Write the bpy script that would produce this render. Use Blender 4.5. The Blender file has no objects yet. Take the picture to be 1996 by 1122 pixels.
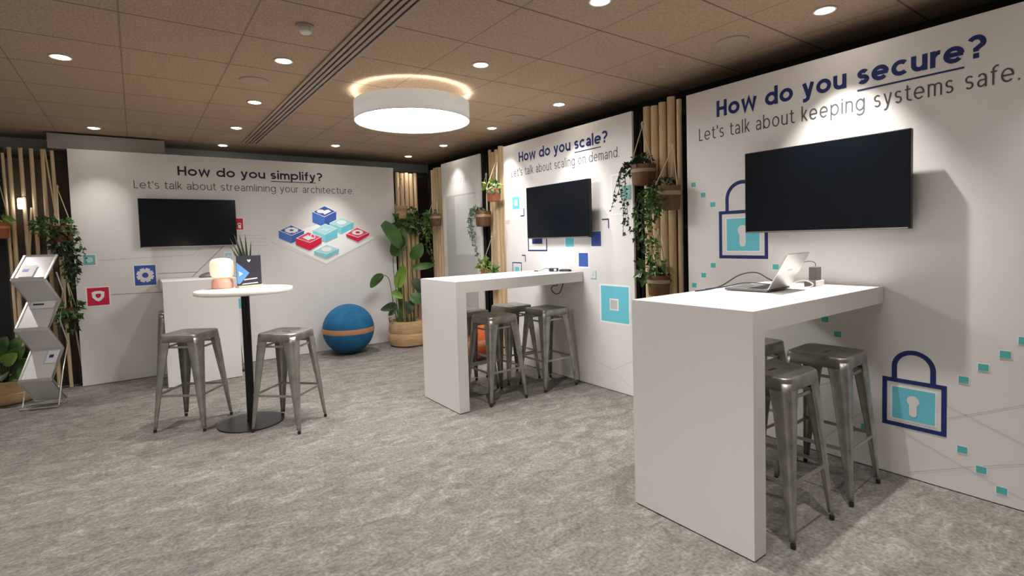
import bpy, math, random
from mathutils import Vector, Matrix
C = bpy.context.scene
COL = C.collection
random.seed(7)

# ---------------------------------------------------------------- camera
cam = bpy.data.cameras.new('camera'); co = bpy.data.objects.new('camera', cam); COL.objects.link(co)
F = Vector((0.586945, 0.808290, -0.046515)); R = Vector((0.808038, -0.588423, -0.028865)); U = Vector((0.050702, 0.020644, 0.998500))
co.matrix_world = Matrix(((R.x, U.x, -F.x, 0), (R.y, U.y, -F.y, 0), (R.z, U.z, -F.z, 1.4388), (0, 0, 0, 1)))
cam.sensor_fit = 'HORIZONTAL'; cam.sensor_width = 36; cam.lens = 18.3249
cam.shift_x = -0.002766; cam.shift_y = -0.024263; cam.clip_start = 0.02
C.camera = co
# ---------------------------------------------------------------- world, exposure
w = bpy.data.worlds.new('world'); C.world = w; w.use_nodes = True
w.node_tree.nodes['Background'].inputs[0].default_value = (0.0, 0.0, 0.0, 1)
w.node_tree.nodes['Background'].inputs[1].default_value = 0
vs = C.view_settings; vs.view_transform = 'Standard'; vs.look = 'None'; vs.gamma = 1; vs.use_curve_mapping = False
vs.exposure = 0.93
SPOT_W = 58.0          # recessed downlights
DRUM_L = 15.0          # drum lamp diffuser
LAMP_COL = (1.0, 0.945, 0.89)
try:
    C.cycles.max_bounces = 10; C.cycles.diffuse_bounces = 6; C.cycles.sample_clamp_indirect = 4; C.cycles.blur_glossy = 1.0
    C.cycles.use_denoising = True
except Exception: pass

# ---------------------------------------------------------------- measured room
XR = 3.5273; YB = 7.1545; ZP = 2.512; ZC = 2.69; HC = 1.1; T = 0.0955
PI = math.pi

# ---------------------------------------------------------------- helpers
def props(o, label=None, cat=None, group=None, kind=None):
    if label: o['label'] = label
    if cat: o['category'] = cat
    if group: o['group'] = group
    if kind: o['kind'] = kind
    return o
def thing(name, label, cat, loc=(0, 0, 0), rz=0, group=None):
    o = bpy.data.objects.new(name, None); COL.objects.link(o)
    o.location = loc; o.rotation_euler = (0, 0, rz); o.empty_display_size = .1
    return props(o, label, cat, group)

class MB:
    def __init__(s): s.v = []; s.f = []; s.m = []; s.mi = 0
    def vert(s, p): s.v.append(tuple(p)); return len(s.v) - 1
    def face(s, ids): s.f.append(tuple(ids)); s.m.append(s.mi)
    def poly(s, pts): s.face([s.vert(p) for p in pts])
    def box(s, x0, x1, y0, y1, z0, z1):
        i = len(s.v)
        for z in (z0, z1):
            for x, y in ((x0, y0), (x1, y0), (x1, y1), (x0, y1)): s.v.append((x, y, z))
        for q in ((3, 2, 1, 0), (4, 5, 6, 7), (0, 1, 5, 4), (1, 2, 6, 5), (2, 3, 7, 6), (3, 0, 4, 7)): s.face([i + k for k in q])
        return s
    def rings(s, rings, cap0=True, cap1=True, closed=True):
        ids = [[s.vert(p) for p in r] for r in rings]; n = len(ids[0])
        for a, b in zip(ids, ids[1:]):
            for k in range(n if closed else n - 1):
                j = (k + 1) % n; s.face((a[k], a[j], b[j], b[k]))
        if cap0: s.face(ids[0][::-1])
        if cap1: s.face(ids[-1])
        return s
    def lathe(s, prof, c=(0, 0, 0), n=32, cap0=True, cap1=True):
        return s.rings([[(c[0] + r * math.cos(2 * PI * k / n), c[1] + r * math.sin(2 * PI * k / n), c[2] + z) for k in range(n)] for r, z in prof], cap0, cap1)
    def tube(s, path, r, n=8, caps=True):
        P = [Vector(p) for p in path]; rs = r if isinstance(r, (list, tuple)) else [r] * len(P)
        rings = []; ref = None
        for i, p in enumerate(P):
            t = (P[min(i + 1, len(P) - 1)] - P[max(i - 1, 0)]).normalized()
            if ref is None: ref = Vector((0, 0, 1)) if abs(t.z) < .9 else Vector((1, 0, 0))
            a = t.cross(ref)
            if a.length < 1e-5: a = t.cross(Vector((0, 1, 0)))
            a.normalize(); b = t.cross(a); ref = -b if False else ref
            rings.append([p + (a * math.cos(2 * PI * k / n) + b * math.sin(2 * PI * k / n)) * rs[i] for k in range(n)])
        return s.rings(rings, caps, caps)
    def bar(s, p, q, w, h):
        p = Vector(p); q = Vector(q); t = (q - p).normalized(); up = Vector((0, 0, 1))
        a = t.cross(up)
        if a.length < 1e-4: a = Vector((1, 0, 0))
        a.normalize(); b = a.cross(t)
        return s.rings([[o + a * sx * w / 2 + b * sy * h / 2 for sx, sy in ((-1, -1), (1, -1), (1, 1), (-1, 1))] for o in (p, q)])
    def build(s, name, mats, parent=None, smooth=False, bevel=0, solid=0, subd=0, angle=40):
        me = bpy.data.meshes.new(name); me.from_pydata(s.v, [], s.f)
        for m in (mats if isinstance(mats, (list, tuple)) else [mats]): me.materials.append(m)
        for p, i in zip(me.polygons, s.m): p.material_index = i
        me.update()
        o = bpy.data.objects.new(name, me); COL.objects.link(o)
        if parent: o.parent = parent
        if smooth:
            me.polygons.foreach_set('use_smooth', [True] * len(me.polygons))
            try: me.set_sharp_from_angle(angle=math.radians(angle))
            except Exception: pass
        if solid:
            d = o.modifiers.new('thickness', 'SOLIDIFY'); d.thickness = solid; d.offset = -1
        if bevel:
            d = o.modifiers.new('edge', 'BEVEL'); d.width = bevel; d.segments = 2; d.limit_method = 'ANGLE'
        if subd:
            d = o.modifiers.new('smooth', 'SUBSURF'); d.levels = subd; d.render_levels = subd
        return o

def children(o): return [c for c in bpy.data.objects if c.parent == o]
def copy_tree(o, parent=None):
    kids = children(o)
    c = o.copy(); COL.objects.link(c)
    if parent: c.parent = parent
    for k in kids: copy_tree(k, c)
    return c

# ---------------------------------------------------------------- materials
M = {}
def mat(name, col, rough=.5, metal=0, emit=None, estr=0, spec=.5, coat=0, trans=0, alpha=1):
    m = bpy.data.materials.new(name); m.use_nodes = True; b = m.node_tree.nodes['Principled BSDF']
    b.inputs['Base Color'].default_value = (*col, 1); b.inputs['Roughness'].default_value = rough; b.inputs['Metallic'].default_value = metal
    b.inputs['Specular IOR Level'].default_value = spec
    if coat: b.inputs['Coat Weight'].default_value = coat; b.inputs['Coat Roughness'].default_value = .08
    if emit: b.inputs['Emission Color'].default_value = (*emit, 1); b.inputs['Emission Strength'].default_value = estr
    if trans: b.inputs['Transmission Weight'].default_value = trans
    if alpha < 1: b.inputs['Alpha'].default_value = alpha
    M[name] = m; return m
def node(m, t, **kw):
    n = m.node_tree.nodes.new(t)
    for k, v in kw.items(): setattr(n, k, v)
    return n
def link(m, a, b): m.node_tree.links.new(a, b)
def bsdf(m): return m.node_tree.nodes['Principled BSDF']
def noise_mix(m, c1, c2, scale=(5, 5, 5), detail=4, lo=.35, hi=.65, ns=1.0, bump=0, bscale=None, coord='Object', rough=None, dist=0):
    tc = node(m, 'ShaderNodeTexCoord'); mp = node(m, 'ShaderNodeMapping'); mp.inputs['Scale'].default_value = scale
    link(m, tc.outputs[coord], mp.inputs[0])
    nz = node(m, 'ShaderNodeTexNoise'); nz.inputs['Scale'].default_value = ns; nz.inputs['Detail'].default_value = detail; nz.inputs['Distortion'].default_value = dist
    link(m, mp.outputs[0], nz.inputs[0])
    rp = node(m, 'ShaderNodeValToRGB'); rp.color_ramp.elements[0].position = lo; rp.color_ramp.elements[1].position = hi
    rp.color_ramp.elements[0].color = (*c1, 1); rp.color_ramp.elements[1].color = (*c2, 1)
    link(m, nz.outputs['Fac'], rp.inputs[0]); link(m, rp.outputs[0], bsdf(m).inputs['Base Color'])
    if bump:
        n2 = node(m, 'ShaderNodeTexNoise'); n2.inputs['Scale'].default_value = bscale or 200; n2.inputs['Detail'].default_value = 2
        link(m, tc.outputs[coord], n2.inputs[0])
        bp = node(m, 'ShaderNodeBump'); bp.inputs['Strength'].default_value = bump; bp.inputs['Distance'].default_value = .01
        link(m, n2.outputs['Fac'], bp.inputs['Height']); link(m, bp.outputs[0], bsdf(m).inputs['Normal'])
    return rp

mat('panel', (.80, .785, .775), .42, spec=.35)
mat('print_white', (.93, .95, .95), .45, spec=.3)
mat('counter', (.80, .78, .765), .42, spec=.3)
mat('dark_frame', (.022, .023, .02), .5)
mat('backing', (.028, .022, .016), .9)
mat('backing_brown', (.14, .10, .068), .8)
mat('navy', (.026, .04, .17), .6, spec=.2)
mat('ink', (.04, .042, .07), .6, spec=.2)
mat('grey_ink', (.10, .10, .105), .6, spec=.15)
mat('line_ink', (.60, .585, .57), .5)
mat('line_dark', (.18, .17, .17), .5)
mat('line_red', (.50, .15, .17), .5)
mat('pale_ink', (.60, .59, .58), .5)
mat('blue', (.035, .10, .42), .45)
mat('blue_side', (.05, .17, .55), .45)
mat('teal', (.10, .52, .50), .45)
mat('teal_dull', (.22, .50, .48), .45)
mat('cyan', (.17, .61, .74), .5, spec=.2)
mat('cyan_top', (.45, .80, .84), .5, spec=.2)
mat('cyan_side', (.26, .68, .80), .5, spec=.2)
mat('red', (.70, .022, .065), .5, spec=.2)
mat('red_top', (.80, .10, .16), .5, spec=.2)
mat('plate', (.94, .985, .985), .5, spec=.2)
mat('poster_grey', (.56, .555, .56), .3)
mat('poster_pale', (.70, .72, .71), .3)
mat('tv_screen', (.004, .006, .010), .2, spec=.3)
mat('tv_body', (.006, .006, .006), .35, spec=.3)
mat('silver', (.62, .61, .60), .3, 1)
mat('alu', (.80, .79, .77), .32, 1)
mat('black_metal', (.018, .018, .018), .35, .6)
mat('black_plastic', (.015, .015, .015), .4)
mat('grey_plastic', (.14, .135, .125), .45)
mat('white_plastic', (.75, .74, .72), .4)
mat('rubber', (.02, .019, .018), .7)
mat('steel', (.36, .34, .31), .42, .9)
noise_mix(M['steel'], (.31, .30, .275), (.46, .45, .415), (1, 1, 1), 5, .3, .7, 14)
mat('pole', (.56, .40, .23), .6)
noise_mix(M['pole'], (.56, .41, .24), (.76, .58, .37), (9, 9, .8), 3, .3, .7, 2.0)
mat('basket', (.50, .33, .17), .8)
noise_mix(M['basket'], (.44, .28, .14), (.62, .43, .24), (6, 6, 60), 3, .3, .7, 1.5, bump=.35, bscale=90)
mat('crate', (.20, .085, .03), .7)
noise_mix(M['crate'], (.10, .047, .017), (.18, .088, .032), (12, 12, 3), 3, .3, .7, 1.5)
mat('terracotta', (.33, .10, .045), .75)
mat('cream_band', (.32, .25, .15), .8)
mat('rope', (.55, .46, .33), .9)
mat('soil', (.03, .02, .013), .95)
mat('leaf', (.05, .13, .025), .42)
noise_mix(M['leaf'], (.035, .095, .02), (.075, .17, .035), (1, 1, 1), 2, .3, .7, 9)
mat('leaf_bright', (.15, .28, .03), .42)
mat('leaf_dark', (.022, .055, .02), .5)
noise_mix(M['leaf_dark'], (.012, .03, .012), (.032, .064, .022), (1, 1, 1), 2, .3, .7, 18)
mat('leaf_pale', (.13, .21, .12), .5)
mat('leaf_lime', (.17, .27, .05), .5)
mat('stem', (.07, .11, .03), .6)
mat('felt_blue', (.006, .10, .24), .9)
noise_mix(M['felt_blue'], (.004, .085, .21), (.010, .14, .30), (1, 1, 1), 4, .3, .7, 9, bump=.25, bscale=260)
mat('felt_orange', (.48, .10, .02), .9)
mat('leather_tan', (.50, .23, .11), .6)
mat('peach', (.88, .50, .38), .35)
mat('globe', (.95, .88, .74), .3, emit=(1, .80, .56), estr=.32)
mat('lamp_lens', (1, 1, 1), .4, emit=(1, .93, .82), estr=20)
mat('lamp_ring', (.55, .50, .44), .45)
mat('drum_diffuser', (.95, .95, .95), .5, emit=(1, .98, .965), estr=DRUM_L)
mat('drum_top', (.9, .9, .9), .5, emit=(1, .98, .96), estr=.35)
mat('drum_fabric', (.62, .60, .54), .8, emit=(1, .98, .93), estr=.14)
mat('lantern', (1, 1, 1), .4, emit=(1, .98, .95), estr=4)
mat('sign_dark', (.035, .032, .05), .35)
mat('sign_blue', (.12, .33, .72), .35)
mat('sign_navy', (.03, .04, .18), .35)
mat('sign_white', (.85, .85, .85), .4)
mat('beige', (.62, .54, .42), .5)
mat('table_top', (.80, .74, .68), .4, spec=.35)
mat('tray', (.70, .69, .70), .25, spec=.5)
mat('wall_dark', (.56, .61, .62), .8)
mat('wall_black', (.012, .012, .012), .9)
mat('wall_mid', (.78, .76, .74), .8)
mat('soffit', (.36, .33, .31), .8)
mat('paper', (.82, .82, .84), .5)
mat('vent_bar', (.38, .31, .24), .5)
mat('speaker_cover', (.42, .335, .255), .8)
mat('cable_white', (.65, .63, .6), .5)

# carpet: streaked grey pile
m = mat('carpet', (.4, .38, .35), .95, spec=.1)
tc = node(m, 'ShaderNodeTexCoord'); mp = node(m, 'ShaderNodeMapping'); mp.inputs['Scale'].default_value = (5.0, 9.5, 1); mp.inputs['Rotation'].default_value = (0, 0, .12)
link(m, tc.outputs['Object'], mp.inputs[0])
nz = node(m, 'ShaderNodeTexNoise'); nz.inputs['Scale'].default_value = 1.05; nz.inputs['Detail'].default_value = 7; nz.inputs['Roughness'].default_value = .68; nz.inputs['Distortion'].default_value = .9
link(m, mp.outputs[0], nz.inputs[0])
rp = node(m, 'ShaderNodeValToRGB'); e = rp.color_ramp.elements
e[0].position = .32; e[0].color = (0.140, 0.128, 0.116, 1); e[1].position = .74; e[1].color = (0.300, 0.283, 0.258, 1)
x = rp.color_ramp.elements.new(.46); x.color = (0.175, 0.162, 0.146, 1); x = rp.color_ramp.elements.new(.56); x.color = (0.206, 0.191, 0.174, 1)
link(m, nz.outputs['Fac'], rp.inputs[0])
n2 = node(m, 'ShaderNodeTexNoise'); n2.inputs['Scale'].default_value = 60; n2.inputs['Detail'].default_value = 3
link(m, tc.outputs['Object'], n2.inputs[0])
n3 = node(m, 'ShaderNodeTexNoise'); n3.inputs['Scale'].default_value = 14; n3.inputs['Detail'].default_value = 5; n3.inputs['Distortion'].default_value = 1.5
link(m, tc.outputs['Object'], n3.inputs[0])
mr = node(m, 'ShaderNodeMapRange'); mr.inputs[1].default_value = .3; mr.inputs[2].default_value = .7; mr.inputs[3].default_value = .78; mr.inputs[4].default_value = 1.36
link(m, n2.outputs['Fac'], mr.inputs[0])
mr3 = node(m, 'ShaderNodeMapRange'); mr3.inputs[1].default_value = .3; mr3.inputs[2].default_value = .7; mr3.inputs[3].default_value = .84; mr3.inputs[4].default_value = 1.16
link(m, n3.outputs['Fac'], mr3.inputs[0])
mm = node(m, 'ShaderNodeMath', operation='MULTIPLY'); link(m, mr.outputs[0], mm.inputs[0]); link(m, mr3.outputs[0], mm.inputs[1])
mx = node(m, 'ShaderNodeVectorMath', operation='SCALE'); link(m, rp.outputs[0], mx.inputs[0]); link(m, mm.outputs[0], mx.inputs['Scale'])
link(m, mx.outputs[0], bsdf(m).inputs['Base Color'])
bp = node(m, 'ShaderNodeBump'); bp.inputs['Strength'].default_value = .5; bp.inputs['Distance'].default_value = .01
link(m, n2.outputs['Fac'], bp.inputs['Height']); link(m, bp.outputs[0], bsdf(m).inputs['Normal'])

# ceiling: woven square tiles with thin seams (0.59 m grid)
m = mat('ceiling_tile', (.3, .24, .18), .9, spec=.15)
tc = node(m, 'ShaderNodeTexCoord'); sp = node(m, 'ShaderNodeSeparateXYZ'); link(m, tc.outputs['Object'], sp.inputs[0])
def seam(axis, off):
    a = node(m, 'ShaderNodeMath', operation='SUBTRACT'); link(m, sp.outputs[axis], a.inputs[0]); a.inputs[1].default_value = off
    b = node(m, 'ShaderNodeMath', operation='WRAP'); link(m, a.outputs[0], b.inputs[0]); b.inputs[1].default_value = .295; b.inputs[2].default_value = -.295
    c = node(m, 'ShaderNodeMath', operation='ABSOLUTE'); link(m, b.outputs[0], c.inputs[0])
    d = node(m, 'ShaderNodeMath', operation='LESS_THAN'); link(m, c.outputs[0], d.inputs[0]); d.inputs[1].default_value = .005
    return d
s1 = seam(0, 1.76); s2 = seam(1, 2.88)
s1m = node(m, 'ShaderNodeMath', operation='MULTIPLY'); link(m, s1.outputs[0], s1m.inputs[0]); s1m.inputs[1].default_value = .5; s1 = s1m
mxx = node(m, 'ShaderNodeMath', operation='MAXIMUM'); link(m, s1.outputs[0], mxx.inputs[0]); link(m, s2.outputs[0], mxx.inputs[1])
wv = node(m, 'ShaderNodeTexNoise'); wv.inputs['Scale'].default_value = 55; wv.inputs['Detail'].default_value = 2
mpn = node(m, 'ShaderNodeMapping'); mpn.inputs['Scale'].default_value = (1.6, .8, 1); link(m, tc.outputs['Object'], mpn.inputs[0]); link(m, mpn.outputs[0], wv.inputs[0])
rp = node(m, 'ShaderNodeValToRGB'); rp.color_ramp.elements[0].position = .3; rp.color_ramp.elements[1].position = .7
rp.color_ramp.elements[0].color = (.39, .292, .20, 1); rp.color_ramp.elements[1].color = (.52, .40, .285, 1)
link(m, wv.outputs['Fac'], rp.inputs[0])
mix = node(m, 'ShaderNodeMix', data_type='RGBA'); link(m, mxx.outputs[0], mix.inputs[0]); link(m, rp.outputs[0], mix.inputs[6]); mix.inputs[7].default_value = (.17, .12, .085, 1)
link(m, mix.outputs[2], bsdf(m).inputs['Base Color'])
bp = node(m, 'ShaderNodeBump'); bp.inputs['Strength'].default_value = .35; bp.inputs['Distance'].default_value = .01
link(m, wv.outputs['Fac'], bp.inputs['Height']); link(m, bp.outputs[0], bsdf(m).inputs['Normal'])

# ---------------------------------------------------------------- room shell
X0, X1, Y0, Y1 = -3.2, XR + .42, -2.6, 7.78
def struct(name, mb, mt, label=None): o = mb.build(name, mt); o['kind'] = 'structure'; return o
struct('floor', MB().box(X0 - .1, X1 + .1, Y0 - .1, Y1 + .1, -.1, 0), M['carpet'])
struct('ceiling', MB().box(X0 - .1, X1 + .1, Y0 - .1, Y1 + .1, ZC, ZC + .1), M['ceiling_tile'])
struct('wall_back', MB().box(X0, X1, Y1, Y1 + .1, 0.001, ZC - .001), M['wall_dark'])
struct('wall_right', MB().box(X1, X1 + .1, Y0, Y1 + .1, 0.001, ZC - .001), M['wall_black'])
struct('wall_left', MB().box(X0 - .1, X0, Y0, Y1 + .1, 0.001, ZC - .001), M['wall_mid'])
struct('wall_front', MB().box(X0 - .1, X1 + .1, Y0 - .1, Y0, 0.001, ZC - .001), M['wall_mid'])
struct('trim_1', MB().box(-.68, .33, 7.21, 7.76, 2.515, 2.672), M['soffit'])

# ---------------------------------------------------------------- lights: recessed downlights
def downlight_proto():
    t = thing('recessed_downlight', 'x', 'ceiling light')
    MB().lathe([(.044, -.001), (.060, -.001), (.062, -.005), (.058, -.009), (.050, -.008), (.046, -.003)], n=28, cap0=False, cap1=False).build('trim_ring', M['lamp_ring'], t, smooth=True)
    MB().lathe([(.0005, -.017), (.020, -.0155), (.035, -.011), (.044, -.005), (.044, -.0015), (.0005, -.0015)], n=24).build('lens', M['lamp_lens'], t)
    l = bpy.data.lights.new('spot', 'SPOT'); l.energy = SPOT_W; l.color = LAMP_COL; l.spot_size = math.radians(92); l.spot_blend = 1.0; l.shadow_soft_size = .014
    s = bpy.data.objects.new('spot', l); COL.objects.link(s); s.parent = t; s.location = (0, 0, -.035)
    return t
DL = [(3.24, 1.39, 1.9, 'downlight nearest the secure panel, at the top right of the photo'),
      (2.06, 2.0, 1, 'downlight cut by the top edge of the photo'),
      (2.06, 3.18, 1, 'downlight between the drum lamp and the top edge of the photo'),
      (.875, 3.80, 1, 'downlight just behind the white ceiling detector, left of the slot vent'),
      (-.325, 4.44, 1, 'downlight at the far left, the largest on the left of the ceiling'),
      (.90, 5.01, 1, 'downlight second nearest along the left side of the slot vent'),
      (.92, 6.17, 1, 'downlight third along the left side of the slot vent'),
      (.93, 7.30, 0.6, 'downlight at the far end of the slot vent, behind the panel top'),
      (-.28, 6.82, 0.36, 'downlight above the left end of the simplify panel'),
      (2.12, 6.72, 0.8, 'downlight above the middle of the simplify panel, beyond the slot vent end'),
      (3.29, 7.10, 0.14, 'downlight in the far corner above the leafy floor plant'),
      (3.33, 6.10, 0.42, 'downlight above the narrow grey poster panel'),
      (3.30, 4.91, 0.8, 'downlight above the far end of the scale panel'),
      (3.28, 3.74, 0.8, 'downlight above the near end of the scale panel'),
      (3.25, .21, 0.4, 'downlight added out of frame for fill light, by the right wall panel'), (2.06, .80, 1, 'downlight added out of frame for fill light, over the near floor'),  # from here on: unseen downlights, added as fill light
      (.88, .90, 1, 'downlight added out of frame for fill light, above the viewpoint'), (-.3, 2.0, 1, 'downlight added out of frame for fill light, at left'),
      (-1.5, 4.4, 1, 'downlight added out of frame for fill light, far left'), (-1.5, 6.7, 1, 'downlight added out of frame for fill light, by the left corner')]
p = downlight_proto()
for i, (x, y, pwr, lab) in enumerate(DL):
    o = p if i == 0 else copy_tree(p)
    for c in children(o):
        if c.type == 'LIGHT':
            c.data = c.data.copy(); c.data.energy = SPOT_W * pwr
            if pwr > 1.5: c.data.spot_size = math.radians(80)
    o.location = (x, y, ZC); props(o, 'small round lit ' + lab, 'ceiling light', 'recessed downlights in the ceiling')

# drum lamps
def drum_lamp(x, y, label):
    t = thing('drum_lamp', label, 'ceiling lamp', (x, y, 2.45)); n = 72
    MB().lathe([(.478, 0), (.478, .15)], n=n, cap0=False, cap1=False).build('shade', M['drum_fabric'], t, smooth=True, solid=.004)
    MB().lathe([(.0005, .006), (.472, .006), (.472, .012), (.0005, .012)], n=n).build('diffuser', M['drum_diffuser'], t)
    MB().lathe([(.0005, .10), (.450, .10), (.450, .13), (.0005, .13)], n=48).build('light_tray', M['drum_top'], t)
    MB().lathe([(.474, 0), (.481, 0), (.481, .004), (.474, .004), (.474, 0)], n=n, cap0=False, cap1=False).build('rim', M['lamp_ring'], t, smooth=True)
    MB().lathe([(.06, .13), (.06, .239)], n=24).build('ceiling_mount', M['white_plastic'], t, smooth=True)
drum_lamp(1.955, 4.10, 'large white drum lamp hanging under the ceiling in the middle of the room')
drum_lamp(-1.15, 1.30, 'second white drum lamp added out of frame at left for fill light')  # unseen lamp, added to brighten the counter end panels

# ceiling fixtures
t = thing('slot_vent', 'long slotted air vent strip running along the ceiling toward the far wall', 'air vent', (1.185, 0, ZC))
MB().box(-.085, .085, .3, 7.0, -.003, -.0005).build('backing', M['wall_black'], t)
for k in range(5):
    x = -.075 + k * .0375
    MB().box(x - .0115, x + .0115, .3, 7.0, -.013, -.0035).build('bar', M['vent_bar'], t)
for k, (x, y, lab) in enumerate([(3.23, 1.95, 'near the top edge of the secure panel'), (.79, 4.37, 'left of the slot vent between two downlights'), (3.23, 4.36, 'right of the drum lamp above the scale panel'), (.94, 6.60, 'at the far end, left of the slot vent')]):
    o = MB().lathe([(.0005, -.012), (.085, -.012), (.10, -.008), (.102, -.001), (.0005, -.001)], n=36).build('ceiling_speaker', M['speaker_cover'], smooth=True)
    o.location = (x, y, ZC); props(o, 'round ceiling coloured speaker cover ' + lab, 'speaker', 'round speaker covers')
o = MB().lathe([(.0005, -.008), (.022, -.008), (.026, -.001), (.0005, -.001)], n=20).build('ceiling_sensor', M['lamp_ring'], smooth=True); o.location = (3.228, 2.516, ZC)
props(o, 'tiny round sensor in the ceiling above the pole screen', 'sensor')
t = thing('smoke_detector', 'small white round detector on the ceiling left of the slot vent', 'smoke detector', (.848, 3.14, ZC))
MB().lathe([(.05, -.001), (.05, -.010), (.030, -.014)], n=28).build('base', M['vent_bar'], t, smooth=True)
MB().lathe([(.030, -.014), (.034, -.020), (.034, -.038), (.028, -.045), (.0005, -.046)], n=28).build('head', M['white_plastic'], t, smooth=True)

# ---------------------------------------------------------------- lettering drawn as strokes
def arc(cx, cy, rx, ry, a0, a1, n=18):
    return [(cx + rx * math.cos(math.radians(a0 + (a1 - a0) * k / n)), cy + ry * math.sin(math.radians(a0 + (a1 - a0) * k / n))) for k in range(n + 1)]
def glyph(ch, w, k):                                   # strokes of one letter, cap height 1, stroke width w, width factor k
    h = w / 2; X = .745; A = 1.04; D = -.28
    Rr = .425 * k; ry = X / 2 - h; W2 = 2 * Rr; rx = Rr - h; cy = X / 2
    O = [arc(Rr, cy, rx, ry, 0, 360, 36)]
    if ch == 'o': return O, W2
    if ch == 'c': return [arc(Rr, cy, rx, ry, 46, 314, 30)], W2 * .93
    if ch == 'e': return [[(h * .8, cy), (W2 - h * .4, cy)], arc(Rr, cy, rx, ry, 0, 318, 32)], W2
    if ch == 'd': return O + [[(W2 - h, 0), (W2 - h, A)]], W2
    if ch == 'b': return O + [[(h, 0), (h, A)]], W2
    if ch == 'p': return O + [[(h, D), (h, X)]], W2
    if ch == 'g': return O + [[(W2 - h, X), (W2 - h, -.03)] + arc(Rr, -.03, rx, .25 - h * .5, 0, -150, 16)[1:]], W2
    nw = .72 * k
    if ch == 'u':
        q = nw / 2 - h; return [[(h, X), (h, h + q)] + arc(nw / 2, h + q, q, q, 180, 360, 16)[1:] + [(nw - h, X)], [(nw - h, 0), (nw - h, X)]], nw
    if ch in 'nh':
        q = nw / 2 - h; return [[(h, 0), (h, X if ch == 'n' else A)], [(h, X - h - q)] + arc(nw / 2, X - h - q, q, q, 180, 0, 16)[1:] + [(nw - h, 0)]], nw
    if ch == 'm':
        a = .62 * k; q = a / 2 - h; S = [[(h, 0), (h, X)]]
        for j in (0, 1):
            x0 = j * (a - w); S.append([(x0 + h, X - h - q)] + arc(x0 + a / 2, X - h - q, q, q, 180, 0, 14)[1:] + [(x0 + a - h, 0)])
        return S, 2 * a - w
    if ch == 'r': return [[(h, 0), (h, X)], [(h, X - h - .26)] + arc(h + .28 * k, X - h - .26, .28 * k, .26, 180, 84, 10)[1:]], .44 * k
    if ch == 's':
        ww = .60 * k; q = (X - w) / 4; qx = ww / 2 - h
        return [arc(ww / 2, X - h - q, qx, q, 32, 270, 18) + arc(ww / 2, h + q, qx, q, 90, -148, 18)[1:]], ww
    if ch == 'a':
        ww = .66 * k; q = ww / 2 - h; b = .215
        return [arc(ww / 2, X - h - .24, q, .24, 152, 0, 14) + [(ww - h, 0)],
                [(ww - h, h + 2 * (b - h)), (h + .19 * k, h + 2 * (b - h))] + arc(h + .19 * k, b, .19 * k, b - h, 90, 270, 12)[1:] + [(h + .27 * k, h)] + [(ww - h, .17)]], ww
    if ch == 't':
        return [[(.13 * k + h, .94), (.13 * k + h, h + .15)] + arc(.13 * k + h + .17, h + .15, .17, .15, 180, 290, 10)[1:], [(0, X - h), (.46 * k, X - h)]], .48 * k
    if ch == 'f':
        return [[(.11 * k + h, 0), (.11 * k + h, A - h - .17)] + arc(.11 * k + h + .17, A - h - .17, .17, .17, 180, 74, 10)[1:], [(0, X - h), (.43 * k, X - h)]], .44 * k
    if ch == 'l': return [[(h, 0), (h, A)]], w
    if ch == 'i': return [[(h, 0), (h, X)], [(h, .89 - h * .3), (h, .89 + w * .8)]], w
    if ch == 'k': return [[(h, 0), (h, A)], [(h, .22), (.55 * k, X)], [(.22 * k, .40), (.60 * k, 0)]], .60 * k
    if ch == 'y': return [[(h * 1.0, X), (.36 * k, .06)], [(.72 * k - h, X), (.33 * k, -.12), (.20 * k, D + h), (.05 * k, D + h)]], .72 * k
    if ch == 'w':
        ww = 1.12 * k; return [[(h, X), (.29 * k, h * .4), (ww / 2, X - h * .5), (ww - .29 * k, h * .4), (ww - h, X)]], ww
    if ch == 'H': return [[(h, 0), (h, 1)], [(.80 * k - h, 0), (.80 * k - h, 1)], [(h, .5), (.80 * k - h, .5)]], .80 * k
    if ch == 'L': return [[(h, 1), (h, h), (.58 * k, h)]], .58 * k
    if ch == '?':
        q = .27 * k
        return [arc(h * .6 + q, 1 - h - .24, q, .24, 150, -25, 16) + [(h * .6 + q, .40), (h * .6 + q, .29)], [(h * .6 + q, 0), (h * .6 + q, w * 1.1)]], .60 * k
    if ch == '.': return [[(h, 0), (h, w * 1.15)]], w
    if ch == "'": return [[(h, .72), (h, 1)]], w
    return [], .34 * k
def ribbon(mb, pts, w, put):
    P = [Vector((p[0], p[1], 0)) for p in pts]; closed = len(P) > 8 and (P[0] - P[-1]).length < 1e-4
    if closed: P = P[:-1]
    L = []; Rr = []; n = len(P)
    for i in range(n):
        a = P[i - 1] if (i > 0 or closed) else None; b = P[(i + 1) % n] if (i < n - 1 or closed) else None
        d1 = (P[i] - a).normalized() if a is not None else None; d2 = (b - P[i]).normalized() if b is not None else None
        d1 = d1 or d2; d2 = d2 or d1
        n1 = Vector((-d1.y, d1.x, 0)); n2 = Vector((-d2.y, d2.x, 0)); mt = n1 + n2
        if mt.length < .2: mt = n1
        mt.normalize(); s = 1 / max(.45, mt.dot(n1)); o = mt * (w / 2 * s)
        L.append(P[i] + o); Rr.append(P[i] - o)
    a = [mb.vert(put(*q.xy)) for q in L]; b = [mb.vert(put(*q.xy)) for q in Rr]
    for i in range(n if closed else n - 1):
        j = (i + 1) % n; mb.face((b[i], b[j], a[j], a[i]))
def wallput(side, a0, z0, sc, d):                      # maps sheet coordinates onto the face of a wall panel
    if side == 'R': return lambda a, b: (XR - d, a0 - a * sc, z0 + b * sc)
    return lambda a, b: (a0 + a * sc, YB - d, z0 + b * sc)
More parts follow.
